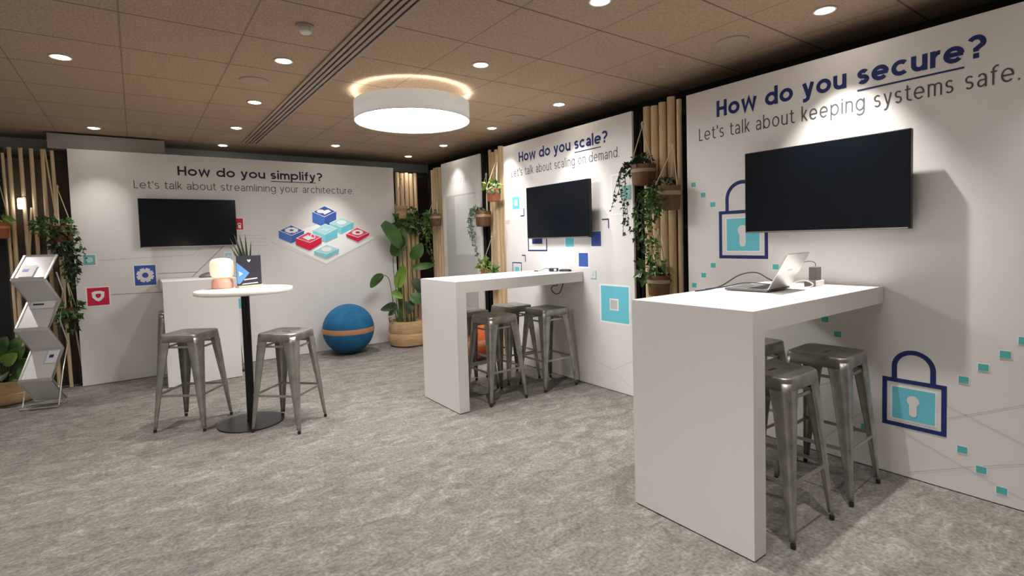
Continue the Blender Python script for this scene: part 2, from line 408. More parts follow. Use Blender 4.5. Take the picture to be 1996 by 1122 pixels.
def lettering(name, txt, side, a_left, a_right, z, cap, w, gap, mt, parent, under=None, label=None):
    width = abs(a_right - a_left) / cap; lo, hi = .4, 2.0
    for _ in range(40):                                # letter width that leaves the wanted gaps
        k = (lo + hi) / 2; tot = sum(glyph(c, w, k)[1] for c in txt) + gap * (len(txt) - 1)
        lo, hi = (k, hi) if tot < width else (lo, k)
    x = 0; word = ''; mb = MB(); start = 0; n = 0
    def flush(end):
        nonlocal mb, word
        if word:
            o = mb.build(name, mt, parent); o['label'] = "%s '%s'" % (label, word)
            if under == word.strip('?.'):
                e = end - (glyph('?', w, k)[1] + gap if word.endswith('?') else 0)
                m2 = MB(); ribbon(m2, [(start, -.28), (e, -.28)], .085, wallput(side, a_left, z, cap, .0018)); m2.build('underline', mt, o)
        mb = MB(); word = ''
    for ch in txt:
        st, a = glyph(ch, w, k)
        if ch == ' ': flush(x - gap); x += a + gap; continue
        if not word: start = x
        word += ch
        for s_ in st:
            n += 1; ribbon(mb, [(x + px, py) for px, py in s_], w, wallput(side, a_left, z, cap, .0014 + .00012 * (n % 4)))
        x += a + gap
    flush(x - gap)
def pr(side, d):                                       # point on the panel: R takes (y, z), B takes (x, z)
    return (lambda a, b: (XR - d, a, b)) if side == 'R' else (lambda a, b: (a, YB - d, b))
def quad(mb, put, a0, b0, a1, b1, side):
    q = [(a0, b0), (a1, b0), (a1, b1), (a0, b1)]
    mb.poly([put(*p) for p in q])
def square(parent, side, a0, b0, a1, b1, mt, border=.0, name='printed_square', d=.0014, hole=None, bm='print_white'):
    mb = MB(); put = pr(side, d); put2 = pr(side, d + .0006); put3 = pr(side, d + .0012)
    if border:
        mb.mi = 1; quad(mb, put, min(a0, a1) - border, min(b0, b1) - border, max(a0, a1) + border, max(b0, b1) + border, side)
    mb.mi = 0; quad(mb, put2, a0, b0, a1, b1, side)
    if hole:
        mb.mi = 1; h0, h1, h2, h3 = hole; bo = border
        quad(mb, put3, h0, h1, h2, h3, side)
    return mb.build(name, [M[mt], M[bm]], parent)
def lines(parent, side, segs, w, mt, name='printed_line', d=.0012):
    for s in segs:
        mb = MB(); put = pr(side, d)
        ribbon(mb, s, w, lambda a, b: put(a, b)); mb.build(name, M[mt], parent)
def frame_print(parent, side, a0, b0, a1, b1, w, mt, name, d=.0012):
    mb = MB(); put = pr(side, d); a0, a1 = min(a0, a1), max(a0, a1); b0, b1 = min(b0, b1), max(b0, b1)
    for q in ((a0, b0, a1, b0 + w), (a0, b1 - w, a1, b1), (a0, b0 + w, a0 + w, b1 - w), (a1 - w, b0 + w, a1, b1 - w)): quad(mb, put, *q, side)
    return mb.build(name, M[mt], parent)
def shape(parent, side, polys, mts, name, d=.0014):
    mb = MB()
    for i, (pts, mi) in enumerate(polys):
        mb.mi = mi; put = pr(side, d + .0004 * min(i, 3) + .00002 * i); mb.poly([put(*p) for p in pts])
    return mb.build(name, [M[x] for x in mts], parent)
def ring2(cx, cy, ro, ri, n=24):                       # annulus as quads in sheet coordinates
    out = []
    for k in range(n):
        a = 2 * PI * k / n; b = 2 * PI * (k + 1) / n
        out.append([(cx + ro * math.cos(a), cy + ro * math.sin(a)), (cx + ro * math.cos(b), cy + ro * math.sin(b)), (cx + ri * math.cos(b), cy + ri * math.sin(b)), (cx + ri * math.cos(a), cy + ri * math.sin(a))])
    return out
def gear(cx, cy, r, ax=(1, 0), ay=(0, 1)):
    pts = []
    for k in range(8):
        for da, rr in ((-15, 1), (15, 1), (19, .80), (26, .80)):
            a = math.radians(45 * k + 22.5 + da); pts.append((r * rr * math.cos(a), r * rr * math.sin(a)))
    return [(cx + ax[0] * px + ay[0] * py, cy + ax[1] * px + ay[1] * py) for px, py in pts]
def disc(cx, cy, r, n=20, ax=(1, 0), ay=(0, 1)):
    return [(cx + ax[0] * r * math.cos(2 * PI * k / n) + ay[0] * r * math.sin(2 * PI * k / n), cy + ax[1] * r * math.cos(2 * PI * k / n) + ay[1] * r * math.sin(2 * PI * k / n)) for k in range(n)]
def padlock(parent, a0, b0, a1, b1, ia0, ib0, ia1, ib1, sa0, sa1, stop, label):
    mb = MB(); put = pr('R', .0014); put2 = pr('R', .002); put3 = pr('R', .0026)
    w = .024
    for q in ((a0, b0, a1, b0 + w), (a0, b1 - w, a1, b1), (a0, b0 + w, a0 - w, b1 - w), (a1 + w, b0 + w, a1, b1 - w)): quad(mb, put, *q, 'R')
    r = abs(sa0 - sa1) / 2 - .013; cx = (sa0 + sa1) / 2
    ribbon(mb, [(sa0 - .013, b1 - .002)] + [(x, y) for x, y in arc(cx, stop - .013 - r, -r, r, 180, 0, 24)][::-1] [::-1] + [(sa1 + .013, b1 - .002)], .026, put)
    o = mb.build('printed_padlock', M['navy'], parent); o['label'] = label
    mb = MB(); quad(mb, put, ia0 + .008, ib0 - .008, ia1 - .008, ib1 + .008, 'R'); mb.mi = 1; quad(mb, put2, ia0, ib0, ia1, ib1, 'R'); mb.build('lock_face', [M['print_white'], M['cyan']], o)
    cx = (ia0 + ia1) / 2; cy = (ib0 + ib1) / 2; hh = abs(ib1 - ib0); mb = MB()
    mb.poly([put3(*p) for p in disc(cx, cy + .13 * hh, .16 * hh, 24)])
    put4 = pr('R', .003); mb.poly([put4(*p) for p in arc(cx, cy - .27 * hh, .10 * hh, .10 * hh, 180, 360, 10) + [(cx + .10 * hh, cy + .1 * hh), (cx - .10 * hh, cy + .1 * hh)]])
    mb.build('keyhole', M['panel'], o)

# ---------------------------------------------------------------- display panels
def panel(label, side, a0, a1, cat='display panel'):
    c = (XR, (a0 + a1) / 2, 0) if side == 'R' else ((a0 + a1) / 2, YB, 0)
    t = thing('display_panel', label, cat, (0, 0, 0))
    t.location = c
    return t
def put_local(t):                                      # children are drawn in room coordinates, then hung on the panel
    for o in children(t): o.location = -t.location
def board(t, side, a0, a1):
    if side == 'R':
        MB().box(XR, XR + .022, a0, a1, .006, ZP).build('board', M['panel'], t)
        MB().box(XR + .023, XR + .075, a0 + .004, a1 - .004, .003, ZP - .004).build('frame', M['dark_frame'], t)
    else:
        MB().box(a0, a1, YB, YB + .022, .006, ZP).build('board', M['panel'], t)
        MB().box(a0 + .004, a1 - .004, YB + .023, YB + .05, .003, ZP - .004).build('frame', M['dark_frame'], t)

# secure
t = panel("white wall panel headed 'How do you secure?' with two padlocks, nearest on the right", 'R', -1.6, 2.523)
board(t, 'R', -1.6, 2.523)
lettering('heading_word', 'How do you secure?', 'R', 2.262, .762, 2.293, .117, .20, .10, M['navy'], t, 'secure', 'dark blue heading word')
lettering('subheading_word', "Let's talk about keeping systems safe.", 'R', 2.412, .622, 2.142, .093, .088, .15, M['grey_ink'], t, None, 'thin grey word')
padlock(t, 2.252, 1.249, 1.880, 1.598, 2.19, 1.306, 1.94, 1.54, 2.198, 1.934, 1.812, 'padlock print partly behind the television')
padlock(t, 1.197, .289, .894, .571, 1.147, .337, .945, .520, 1.150, .942, .742, 'padlock print low on the right')
for a, b in [(2.467, 1.817), (2.382, 1.732), (2.302, 1.653), (2.303, 1.195), (2.386, 1.118), (2.471, 1.036), (1.828, 1.196), (1.514, .87), (1.439, .785), (1.288, .239), (.661, .783), (.745, .702), (.824, .621), (.592, .863), (.826, .242), (.748, .159), (.667, .078), (1.36, .21), (1.55, .17)]:
    square(t, 'R', a + .021, b - .018, a - .021, b + .018, 'teal', .004)
lines(t, 'R', [[(1.129, .28), (.825, .152), (.50, .03)], [(1.068, .033), (.774, .167), (.45, .30)], [(.893, .465), (.45, .29)], [(.892, .395), (.45, .61)], [(1.3, .55), (1.75, .35), (2.1, .02)], [(1.6, .02), (1.25, .38)]], .0035, 'line_ink')
put_local(t)

# scale
t = panel("white wall panel headed 'How do you scale?' with blue and teal squares", 'R', 3.077, 5.025)
board(t, 'R', 3.077, 5.025)
lettering('heading_word', 'How do you scale?', 'R', 4.723, 3.375, 2.296, .109, .19, .10, M['navy'], t, 'scale', 'dark blue heading word')
lettering('subheading_word', "Let's talk about scaling on demand.", 'R', 4.872, 3.226, 2.142, .09, .088, .15, M['grey_ink'], t, None, 'thin grey word')
square(t, 'R', 4.867, 1.777, 4.735, 1.914, 'cyan', .018, hole=(4.828, 1.814, 4.768, 1.876))
frame_print(t, 'R', 4.597, 1.297, 4.264, 1.56, .016, 'navy', 'printed_outline'); square(t, 'R', 4.52, 1.378, 4.343, 1.50, 'navy', 0)
square(t, 'R', 3.974, 1.343, 3.845, 1.46, 'cyan', .012)
square(t, 'R', 3.601, 1.347, 3.472, 1.485, 'blue', .014)['label'] = 'blue square right of the television'
square(t, 'R', 3.782, 1.149, 3.651, 1.282, 'blue', .014)['label'] = 'blue square below the television'
frame_print(t, 'R', 4.904, 1.02, 4.725, 1.171, .012, 'navy', 'printed_outline'); square(t, 'R', 4.854, 1.04, 4.776, 1.118, 'cyan', 0)
square(t, 'R', 3.488, .648, 3.146, .979, 'cyan', .016, hole=(3.378, .756, 3.269, .864), bm='print_white')['label'] = 'large turquoise square with a white centre'
square(t, 'R', 3.366, .768, 3.281, .852, 'pale_ink', 0, 'square_centre', .003)
frame_print(t, 'R', 3.333, 1.627, 3.09, 1.995, .012, 'plate', 'printed_outline'); square(t, 'R', 3.212, 1.753, 3.096, 1.881, 'teal_dull', 0)
square(t, 'R', 5.02, 1.62, 4.93, 1.66, 'pale_ink', 0)
for pts, mt in (([(3.456, 1.594), (3.373, 1.594), (3.373, 1.511)], 'navy'), ([(4.716, 1.25), (4.653, 1.25), (4.653, 1.178)], 'navy'), ([(4.723, 1.693), (4.656, 1.693), (4.656, 1.776)], 'navy'), ([(3.62, 1.036), (3.55, 1.036), (3.55, 1.114)], 'teal_dull'), ([(3.60, 1.070), (3.583, 1.070), (3.583, 1.114)], 'line_ink')):
    mb = MB(); put = pr('R', .0012); ribbon(mb, pts, .013, lambda a, b: put(a, b)); mb.build('corner_mark', M[mt], t)
lines(t, 'R', [[(3.6, .25), (3.35, .20), (3.1, .33)], [(3.4, .22), (3.1, .06)]], .0035, 'line_ink')
put_local(t)

# poster panel at the far end
t = panel('narrow white wall panel with a pale grey poster, between pole screens at the far right', 'R', 5.545, 6.555)
board(t, 'R', 5.545, 6.555)
square(t, 'R', 6.45, .55, 5.67, 2.05, 'poster_grey', 0, 'poster', .0012)
square(t, 'R', 6.20, 1.25, 5.67, 2.03, 'poster_pale', 0, 'poster_picture', .0022)
square(t, 'R', 6.28, 1.02, 5.86, 1.14, 'pale_ink', 0, 'poster_picture', .0022)
for k, (a, hh) in enumerate([(6.30, .07), (6.22, .07), (6.15, .06), (6.09, .07), (6.02, .07), (5.95, .06), (5.90, .07)]):
    mb = MB(); put = pr('R', .0012); ribbon(mb, [(a, 2.20), (a - .03, 2.20 + hh)], .016, lambda q, r_: put(q, r_)); mb.build('faded_mark', M['pale_ink'], t)
put_local(t)

# simplify
t = panel("wide white wall panel headed 'How do you simplify?' on the far wall", 'B', -.524, 3.068)
board(t, 'B', -.524, 3.068)
lettering('heading_word', 'How do you simplify?', 'B', .437, 2.053, 2.281, .105, .19, .12, M['ink'], t, 'simplify', 'dark blue heading word')
lettering('subheading_word', "Let's talk about streamlining your architecture.", 'B', .021, 2.475, 2.119, .089, .088, .15, M['grey_ink'], t, None, 'thin grey word')
o = square(t, 'B', -.022, 1.04, .173, 1.262, 'blue', .010, 'printed_tile'); o['label'] = 'blue tile with a white gear'
shape(o, 'B', [(gear(.075, 1.152, .083), 0), (disc(.075, 1.152, .030), 1)], ['panel', 'blue'], 'gear_icon', .0035)
o = square(t, 'B', -.439, .855, -.255, 1.045, 'red', .012, 'printed_tile'); o['label'] = 'red tile with a white shield'
sh = lambda cx, cy, s: [(cx - s, cy + .75 * s), (cx - .4 * s, cy + 1.0 * s), (cx + .4 * s, cy + 1.0 * s), (cx + s, cy + .75 * s), (cx + .9 * s, cy - .25 * s), (cx + .4 * s, cy - .85 * s), (cx, cy - 1.05 * s), (cx - .4 * s, cy - .85 * s), (cx - .9 * s, cy - .25 * s)]
shape(o, 'B', [(sh(-.347, .955, .055), 0), (sh(-.347, .957, .024), 1)], ['print_white', 'red'], 'shield_icon', .0035)
o = square(t, 'B', -.452, 1.292, -.352, 1.398, 'teal_dull', .010, 'printed_tile'); o['label'] = 'teal tile at the left edge'
shape(o, 'B', [(disc(-.40, 1.345, .030), 0)], ['cyan_top'], 'round_icon', .0035)
o = square(t, 'B', .90, 1.65, 1.085, 1.785, 'red', .010, 'printed_tile'); o['label'] = 'red tile partly behind the television'
shape(o, 'B', [([(1.03, 1.665), (1.062, 1.665), (1.062, 1.705), (1.03, 1.705)], 0)] + [(q, 0) for q in ring2(1.045, 1.71, .022, .012, 16)][:8], ['print_white'], 'lock_icon', .0035)
o = square(t, 'B', .872, 1.255, .945, 1.37, 'cyan_top', .012, 'printed_tile'); o['label'] = 'pale teal tile above the round table lamp'
shape(o, 'B', [(disc(.908, 1.312, .028), 0), (disc(.908, 1.312, .014), 1)], ['print_white', 'cyan_top'], 'round_icon', .0035)
square(t, 'B', .965, .685, 1.095, .805, 'cyan', .0, 'printed_tile')
lines(t, 'B', [[(-.33, 1.337), (-.114, 1.344), (.538, 1.356), (.62, 1.436)], [(1.0, 1.578), (1.309, 1.573)], [(1.0, 1.54), (1.356, 1.533)], [(1.0, 1.5), (1.338, 1.492)], [(1.0, 1.456), (1.368, 1.447)], [(1.39, 1.49), (1.45, 1.46), (2.063, 1.165), (2.76, 1.50), (2.85, 1.56)]], .005, 'line_ink')
lines(t, 'B', [[(.19, 1.162), (.571, 1.158)], [(.511, 1.091), (.90, 1.49)]], .006, 'line_dark')
lines(t, 'B', [[(-.24, .961), (.24, .949)]], .006, 'line_red')
BX = {'plate': [(1.445, 1.534), (2.063, 1.179), (2.753, 1.513), (2.073, 1.742)],
 'navygear': [(1.487, 1.632), (1.641, 1.703), (1.797, 1.627), (1.639, 1.563), (1.486, 1.533), (1.634, 1.464), (1.793, 1.541)],
 'navytall': [(1.913, 1.871), (2.075, 1.956), (2.227, 1.881), (2.068, 1.803), (1.91, 1.735), (2.062, 1.666), (2.221, 1.741)],
 'tealback': [(2.129, 1.723), (2.294, 1.803), (2.456, 1.733), (2.287, 1.663), (2.129, 1.642), (2.283, 1.57), (2.452, 1.654)],
 'tealmid': [(1.905, 1.63), (2.072, 1.715), (2.229, 1.648), (2.065, 1.566), (1.909, 1.539), (2.068, 1.467), (2.228, 1.54)],
 'redlock': [(1.689, 1.529), (1.845, 1.61), (2.015, 1.537), (1.862, 1.465), (1.689, 1.443), (1.857, 1.363), (2.012, 1.453)],
 'redshield': [(2.342, 1.577), (2.497, 1.665), (2.669, 1.587), (2.507, 1.518), (2.348, 1.537), (2.504, 1.459), (2.667, 1.547)],
 'teallow': [(1.908, 1.357), (2.075, 1.443), (2.236, 1.376), (2.069, 1.305), (1.914, 1.327), (2.067, 1.259), (2.234, 1.338)]}
pl = shape(t, 'B', [([BX['plate'][i] for i in (0, 1, 2, 3)], 0)], ['plate'], 'printed_platform', .0014)
for i, (nm, top, s1, s2, lab) in enumerate([('navytall', 'blue', 'blue_side', 'blue', 'tall blue block with a white cloud icon'), ('tealback', 'cyan_top', 'cyan_side', 'cyan', 'light teal block at the back'), ('tealmid', 'cyan_top', 'cyan_side', 'cyan', 'light teal block in the middle'), ('navygear', 'blue', 'blue_side', 'blue', 'blue block with a white gear'), ('redlock', 'red_top', 'red', 'red', 'red block with a padlock'), ('redshield', 'red_top', 'red', 'red', 'red block with a shield'), ('teallow', 'cyan_top', 'cyan_side', 'cyan', 'low teal block at the front')]):
    L, Tp, Rt, Bm, lb, bb, rb = BX[nm]; d = .0020 + .0019 * i
    cx = (L[0] + Rt[0]) / 2; cy = (Tp[1] + Bm[1]) / 2
    o = shape(pl, 'B', [([L, Bm, bb, lb], 0), ([Bm, Rt, rb, bb], 1), ([L, Tp, Rt, Bm][::-1], 3), ([(cx + (q[0] - cx) * .90, cy + (q[1] - cy) * .90) for q in (Bm, Rt, Tp, L)], 2)], [s1, s2, top, 'plate'], 'printed_block', d)
    o['label'] = lab
    ax = ((Rt[0] - L[0]) * .5, 0); ay = (0, (Tp[1] - Bm[1]) * .5)
    dd = d + .0017
    if nm == 'navygear': shape(o, 'B', [(gear(cx, cy, .55, ax, ay), 0), (disc(cx, cy, .17, 16, ax, ay), 1)], ['print_white', 'blue'], 'icon', dd)
    elif nm == 'navytall': shape(o, 'B', [(disc(cx - .05, cy, .33, 16, ax, ay), 0), ([(cx, cy - .045), (cx + .09, cy), (cx + .05, cy + .025), (cx - .04, cy)], 0)], ['print_white'], 'icon', dd)
    elif nm == 'redlock': shape(o, 'B', [([(cx - .08, cy), (cx - .01, cy - .04), (cx + .06, cy - .01), (cx - .01, cy + .03)], 0)] + [(q, 0) for q in ring2(cx + .05, cy + .012, .035, .022, 16)], ['print_white'], 'icon', dd)
    elif nm == 'redshield': shape(o, 'B', [(disc(cx, cy, .48, 16, ax, ay), 0), (disc(cx, cy, .2, 16, ax, ay), 1)], ['print_white', 'red'], 'icon', dd)
    elif nm == 'tealmid': shape(o, 'B', [([(cx - .08, cy - .012), (cx - .01, cy + .012), (cx + .01, cy - .005), (cx + .08, cy + .004), (cx + .01, cy - .022), (cx - .005, cy - .002)], 0)], ['plate'], 'icon', dd)
    else: shape(o, 'B', [(disc(cx, cy, .42, 16, ax, ay), 0)], ['plate'], 'icon', dd)
put_local(t)

# ---------------------------------------------------------------- televisions
def tv_proto():
    t = thing('television', 'x', 'television')         # local: screen faces -y, centre at origin
    wv_, hv = .475, .272
    MB().box(-wv_, wv_, -.012, .028, -hv, hv).build('body', M['tv_body'], t, bevel=.004)
    MB().box(-wv_ + .008, wv_ - .008, -.0135, -.0125, -hv + .014, hv - .008).build('screen', M['tv_screen'], t)
    MB().box(-wv_ + .01, wv_ - .01, -.0145, -.0125, -hv + .002, -hv + .009).build('lower_trim', M['silver'], t)
    MB().box(-.28, .28, .0285, .055, -.18, .14).build('rear_housing', M['black_plastic'], t, bevel=.008)
    MB().box(-.16, .16, .0555, .098, -.12, .10).build('wall_bracket', M['black_metal'], t)
    return t
p = tv_proto()
for i, (loc, rz, lab) in enumerate([((XR - .10, 1.506, 1.704), -PI / 2, 'black television on the secure panel, nearest on the right'), ((XR - .10, 3.985, 1.706), -PI / 2, 'black television on the scale panel, in the middle of the right wall'), ((.522, YB - .10, 1.728), 0, 'black television on the simplify panel on the far wall')]):
    o = p if i == 0 else copy_tree(p)
    o.location = loc; o.rotation_euler = (0, 0, rz); props(o, lab, 'television', 'televisions on the panels')

# ---------------------------------------------------------------- counters
def counter(x0, x1, y0, y1, axis, label):
    t = thing('counter_table', label, 'counter', ((x0 + x1) / 2, (y0 + y1) / 2, 0))
    a, b, c, d = x0 - t.location.x, x1 - t.location.x, y0 - t.location.y, y1 - t.location.y
    MB().box(a, b, c, d, HC - T, HC).build('worktop', M['counter'], t)
    if axis == 'x': lg = (a, a + T, c, d)
    else: lg = (a, b, c, c + T)
    MB().box(*lg, .007, HC - T).build('end_panel', M['counter'], t)
    MB().box(lg[0] + .012, lg[1] - .012, lg[2] + .012, lg[3] - .012, 0.0005, .0065).build('shadow_gap_strip', M['rubber'], t)  # dark inset strip standing in for the shadow gap under the end panel
    return t
counter(2.1086, XR - .006, 1.1923, 1.8612, 'x', 'white waterfall counter by the secure panel, nearest on the right, laptop on top')
counter(2.1009, XR - .006, 3.7267, 4.371, 'x', 'white waterfall counter by the scale panel, in the middle of the room')
counter(.206, .8909, 6.4282, YB - .006, 'y', 'white waterfall counter by the simplify panel, behind the round table')

# ---------------------------------------------------------------- metal stools
def rrect(hx, hy, r, n=7):
    out = []
    for cx, cy, a0 in ((hx - r, hy - r, 0), (-hx + r, hy - r, 90), (-hx + r, -hy + r, 180), (hx - r, -hy + r, 270)):
        for k in range(n + 1):
            a = math.radians(a0 + 90 * k / n); out.append((cx + r * math.cos(a), cy + r * math.sin(a)))
    return out
def stool_proto():
    t = thing('bar_stool', 'x', 'stool')
    rings = []
    for hx, hy, r, z in ((.036, .011, .0105, .744), (.038, .013, .0125, .752), (.125, .125, .03, .7535), (.143, .143, .04, .7595), (.150, .150, .042, .7595), (.1555, .1555, .044, .755), (.157, .157, .044, .748), (.160, .160, .044, .700)):
        rings.append([(x, y, z) for x, y in rrect(hx, hy, r)])
    MB().rings(rings, False, False).build('seat', M['steel'], t, smooth=True, solid=.002, angle=60)
    for sx in (-1, 1):
        for sy in (-1, 1):
            rows = []
            for z, c, a, r in ((.735, .159, .098, .040), (.69, .1615, .094, .036), (.60, .167, .081, .028), (.45, .1765, .066, .022), (.25, .1895, .047, .016), (.06, .2015, .031, .011), (.03, .2035, .028, .010)):
                row = [(c - a, c)]
                for k in range(6):
                    an = math.radians(90 - 18 * k); row.append((c - r + r * math.cos(an), c - r + r * math.sin(an)))
                row.append((c, c - a))
                # shallow pressed groove beside each edge
                row = [(row[0][0], row[0][1] - .006), (c - a + .008, c)] + row[1:-1] + [(c, c - a + .008), (c - .006, c - a)]
                rows.append([(sx * x, sy * y, z) for x, y in (row if sx * sy > 0 else row[::-1])])
            lg = MB().rings(rows, False, False, closed=False).build('leg', M['steel'], t, smooth=True, solid=.002, angle=50)
            c = .1945
            MB().rings([[(sx * (c + x), sy * (c + y), z) for x, y in rrect(h, h, .006, 3)] for h, z in ((.0100, .001), (.0108, .022))]).build('foot', M['rubber'], lg)
    for s in (-1, 1):
        c = .183
        MB().bar((-c, s * c, .285), (c, s * c, .285), .006, .018).build('footrest', M['steel'], t)
        MB().bar((s * c, -c + .004, .285), (s * c, c - .004, .285), .006, .018).build('footrest', M['steel'], t)
        c = .158
        MB().bar((-c, s * (c - .008), .662), (c, s * (c - .008), .662), .005, .016).build('brace', M['steel'], t)
        MB().bar((s * (c - .008), -c, .650), (s * (c - .008), c, .650), .005, .016).build('brace', M['steel'], t)
    return t
p = stool_proto()
ST = [(.325, 4.99, -36, 'grey metal stool left of the round table'), (.94, 4.43, -45, 'grey metal stool right of the round table'),
      (2.595, 3.915, 1, 'grey metal stool at the near left under the middle counter'), (3.215, 3.93, 0, 'grey metal stool at the near right under the middle counter'),
      (3.105, 4.362, 0, 'grey metal stool at the back right under the middle counter, its seat half hidden'), (2.575, 4.345, 0, 'grey metal stool at the back left under the middle counter, before an orange ball'),
      (2.535, 1.335, 0, 'grey metal stool half hidden by the end panel of the nearest counter'), (3.125, 1.335, 2, 'grey metal stool beside the secure panel, under the nearest counter'),
      (3.085, 1.775, 0, 'grey metal stool seen mostly as a seat corner behind the nearest counter panel'),
      (.325, 6.80, 0, 'grey metal stool showing past the left side of the far counter'), (.745, 6.88, 0, 'grey metal stool mostly hidden on the right of the far counter')]
for i, (x, y, rz, lab) in enumerate(ST):
    o = p if i == 0 else copy_tree(p)
    o.location = (x, y, 0); o.rotation_euler = (0, 0, math.radians(rz)); props(o, lab, 'stool', 'grey metal bar stools')

# ---------------------------------------------------------------- round table and what stands on it
TX, TY = .70, 4.70
t = thing('pedestal_table', 'round pale bar table on a black pole between two stools', 'table', (TX, TY, 0))
MB().lathe([(.0005, 1.066), (.345, 1.066), (.357, 1.070), (.360, 1.076), (.360, 1.092), (.357, 1.098), (.352, 1.10), (.0005, 1.10)], n=72).build('tabletop', M['table_top'], t, smooth=True)
MB().lathe([(.033, .012), (.031, .05), (.031, 1.055), (.031, 1.065)], n=28).build('pole', M['black_metal'], t, smooth=True)
MB().lathe([(.0005, .001), (.245, .001), (.25, .005), (.247, .010), (.0005, .0115)], n=64).build('base', M['black_metal'], t, smooth=True)
t = thing('table_lamp', 'small glowing table lamp with frosted globe and peach base on the round table', 'lamp', (.57, 4.915, 1.101))
MB().lathe([(.0005, 0), (.076, 0), (.081, .005), (.081, .045), (.076, .066), (.062, .082), (.046, .086), (.0005, .086)], n=40).build('lamp_base', M['peach'], t, smooth=True)
MB().lathe([(.045, .087), (.072, .092), (.084, .108), (.088, .14), (.088, .195), (.083, .222), (.066, .240), (.035, .247), (.0005, .248)], n=40).build('globe', M['globe'], t, smooth=True)
l = bpy.data.lights.new('bulb', 'POINT'); l.energy = .8; l.color = (1, .72, .42); l.shadow_soft_size = .08
lo = bpy.data.objects.new('bulb', l); COL.objects.link(lo); lo.parent = t; lo.location = (0, 0, .30)
# sign
t = thing('table_sign', 'dark upright card with a blue arrow on the round table', 'sign', (.765, 4.865, 1.101), math.radians(20))
MB().box(-.105, .105, -.002, .004, .014, .262).build('card', M['sign_dark'], t)
MB().box(-.108, .108, -.03, .03, .0, .013).build('stand', M['beige'], t, bevel=.002)
def card(pts, mt, name, dy, parent=t): mb = MB(); mb.poly([(x, -.0028 - dy, z) for x, z in pts]); return mb.build(name, M[mt], parent)
card([(-.105, .022), (-.105, .19), (-.09, .18), (-.015, .105)], 'sign_navy', 'arrow_shadow', 0)
a = card([(-.105, .035), (-.105, .205), (-.10, .205), (.0, .117), (-.085, .028)], 'sign_blue', 'arrow', .0008)
card([(-.088, .092), (-.088, .135), (-.055, .113)], 'sign_white', 'arrow_head', .0014, a)
card([(-.05, .057), (.065, .064), (.065, .074), (-.045, .067)], 'sign_white', 'white_bar', .0018); card([(-.07, .022), (.07, .026), (.07, .035), (-.06, .031)], 'sign_white', 'white_bar', .0018)
card([(0, .205), (.016, .222), (.014, .23), (.007, .23), (0, .224), (-.007, .23), (-.014, .23), (-.016, .222)], 'sign_white', 'heart', .0012)
# snake plant in a peach pot behind the sign
t = thing('snake_plant', 'small upright spiky plant in a peach pot behind the dark card on the table', 'plant', (.765, 4.985, 1.101))
MB().lathe([(.0005, 0), (.045, 0), (.060, .02), (.068, .06), (.066, .10), (.058, .14), (.058, .205), (.052, .205), (.050, .19), (.0005, .19)], n=32).build('pot', M['peach'], t, smooth=True)
MB().lathe([(.059, .190), (.062, .192), (.062, .212), (.059, .212)], n=32, cap0=False, cap1=False).build('pot_rim', M['poster_pale'], t, smooth=True, solid=.003)
MB().lathe([(.0005, .191), (.050, .1905)], n=20, cap0=False, cap1=False).build('soil', M['soil'], t)
def blade(mb, base, tip, width, fold=.25, droop=.0, n=8, prof=None, side=None):
    b = Vector(base); tp = Vector(tip); ax = tp - b; Ln = ax.length; ax.normalize()
    sd = Vector(side) if side else ax.cross(Vector((0, -1, .2)))
    if sd.length < 1e-3: sd = Vector((1, 0, 0))
    sd.normalize(); nn = sd.cross(ax).normalized(); rows = []
    for i in range(n + 1):
        q = i / n; ww = width * (prof(q) if prof else math.sin(PI * min(1, .04 + .96 * q) ** .8)) / 2
        c = b + ax * Ln * q + nn * (droop * math.sin(PI * q)) * Ln
        rows.append([mb.vert(c - sd * ww + nn * ww * fold), mb.vert(c), mb.vert(c + sd * ww + nn * ww * fold)])
    for r0, r1 in zip(rows, rows[1:]):
        mb.face((r0[0], r0[1], r1[1], r1[0])); mb.face((r0[1], r0[2], r1[2], r1[1]))
for bx, by, tx, ty, tz, wd in [(-.03, 0, -.125, .0, .36, .016), (-.03, .01, -.10, .02, .30, .014), (-.015, 0, -.085, .0, .455, .026), (-.005, -.01, -.045, -.01, .45, .024), (.008, .01, .005, .02, .455, .022), (.025, 0, .045, .0, .39, .017), (-.02, -.01, -.12, -.02, .42, .018)]:
    mb = MB(); blade(mb, (bx, by, .185), (tx, ty, tz), wd, .5, 0, 6, lambda q: 1 - q ** 2.2, side=(1, .2, 0)); mb.build('leaf', M['leaf_dark'], t, smooth=True)

# ---------------------------------------------------------------- laptop, adapter, cables on the nearest counter
t = thing('laptop', 'open silver laptop on the nearest white counter, its back turned to the viewer', 'laptop', (2.812, 1.505, HC + .0005), math.radians(4))
LW, LD = .292, .248                                    # hinge along local x at y = 0, keyboard toward +y
MB().box(0, LW, 0, LD, .004, .016).build('base', M['grey_plastic'], t, bevel=.002)
MB().box(.004, LW - .004, .004, LD - .004, .0162, .0172).build('palm_deck', M['silver'], t)
kb = MB()
for r in range(5):
    for c in range(13): kb.box(.020 + c * .0197, .0375 + c * .0197, .03 + r * .0185, .0465 + r * .0185, .0174, .0186)
kb.build('keyboard', M['black_plastic'], t)
MB().box(.10, .195, .155, .225, .0174, .0178).build('touchpad', M['grey_plastic'], t)
ang = math.radians(28)                                 # lid leans back past upright, away from the keyboard
def lid(u, v, d): return (u, -v * math.sin(ang) - d * math.cos(ang), .018 + v * math.cos(ang) - d * math.sin(ang))
def lidbox(u0, u1, v0, v1, d0, d1):
    mb = MB(); mb.rings([[lid(u0, v0, d), lid(u1, v0, d), lid(u1, v1, d), lid(u0, v1, d)] for d in (d0, d1)]); return mb
ld = lidbox(0, LW, .0, .224, 0, .006).build('lid', M['silver'], t, bevel=.002)
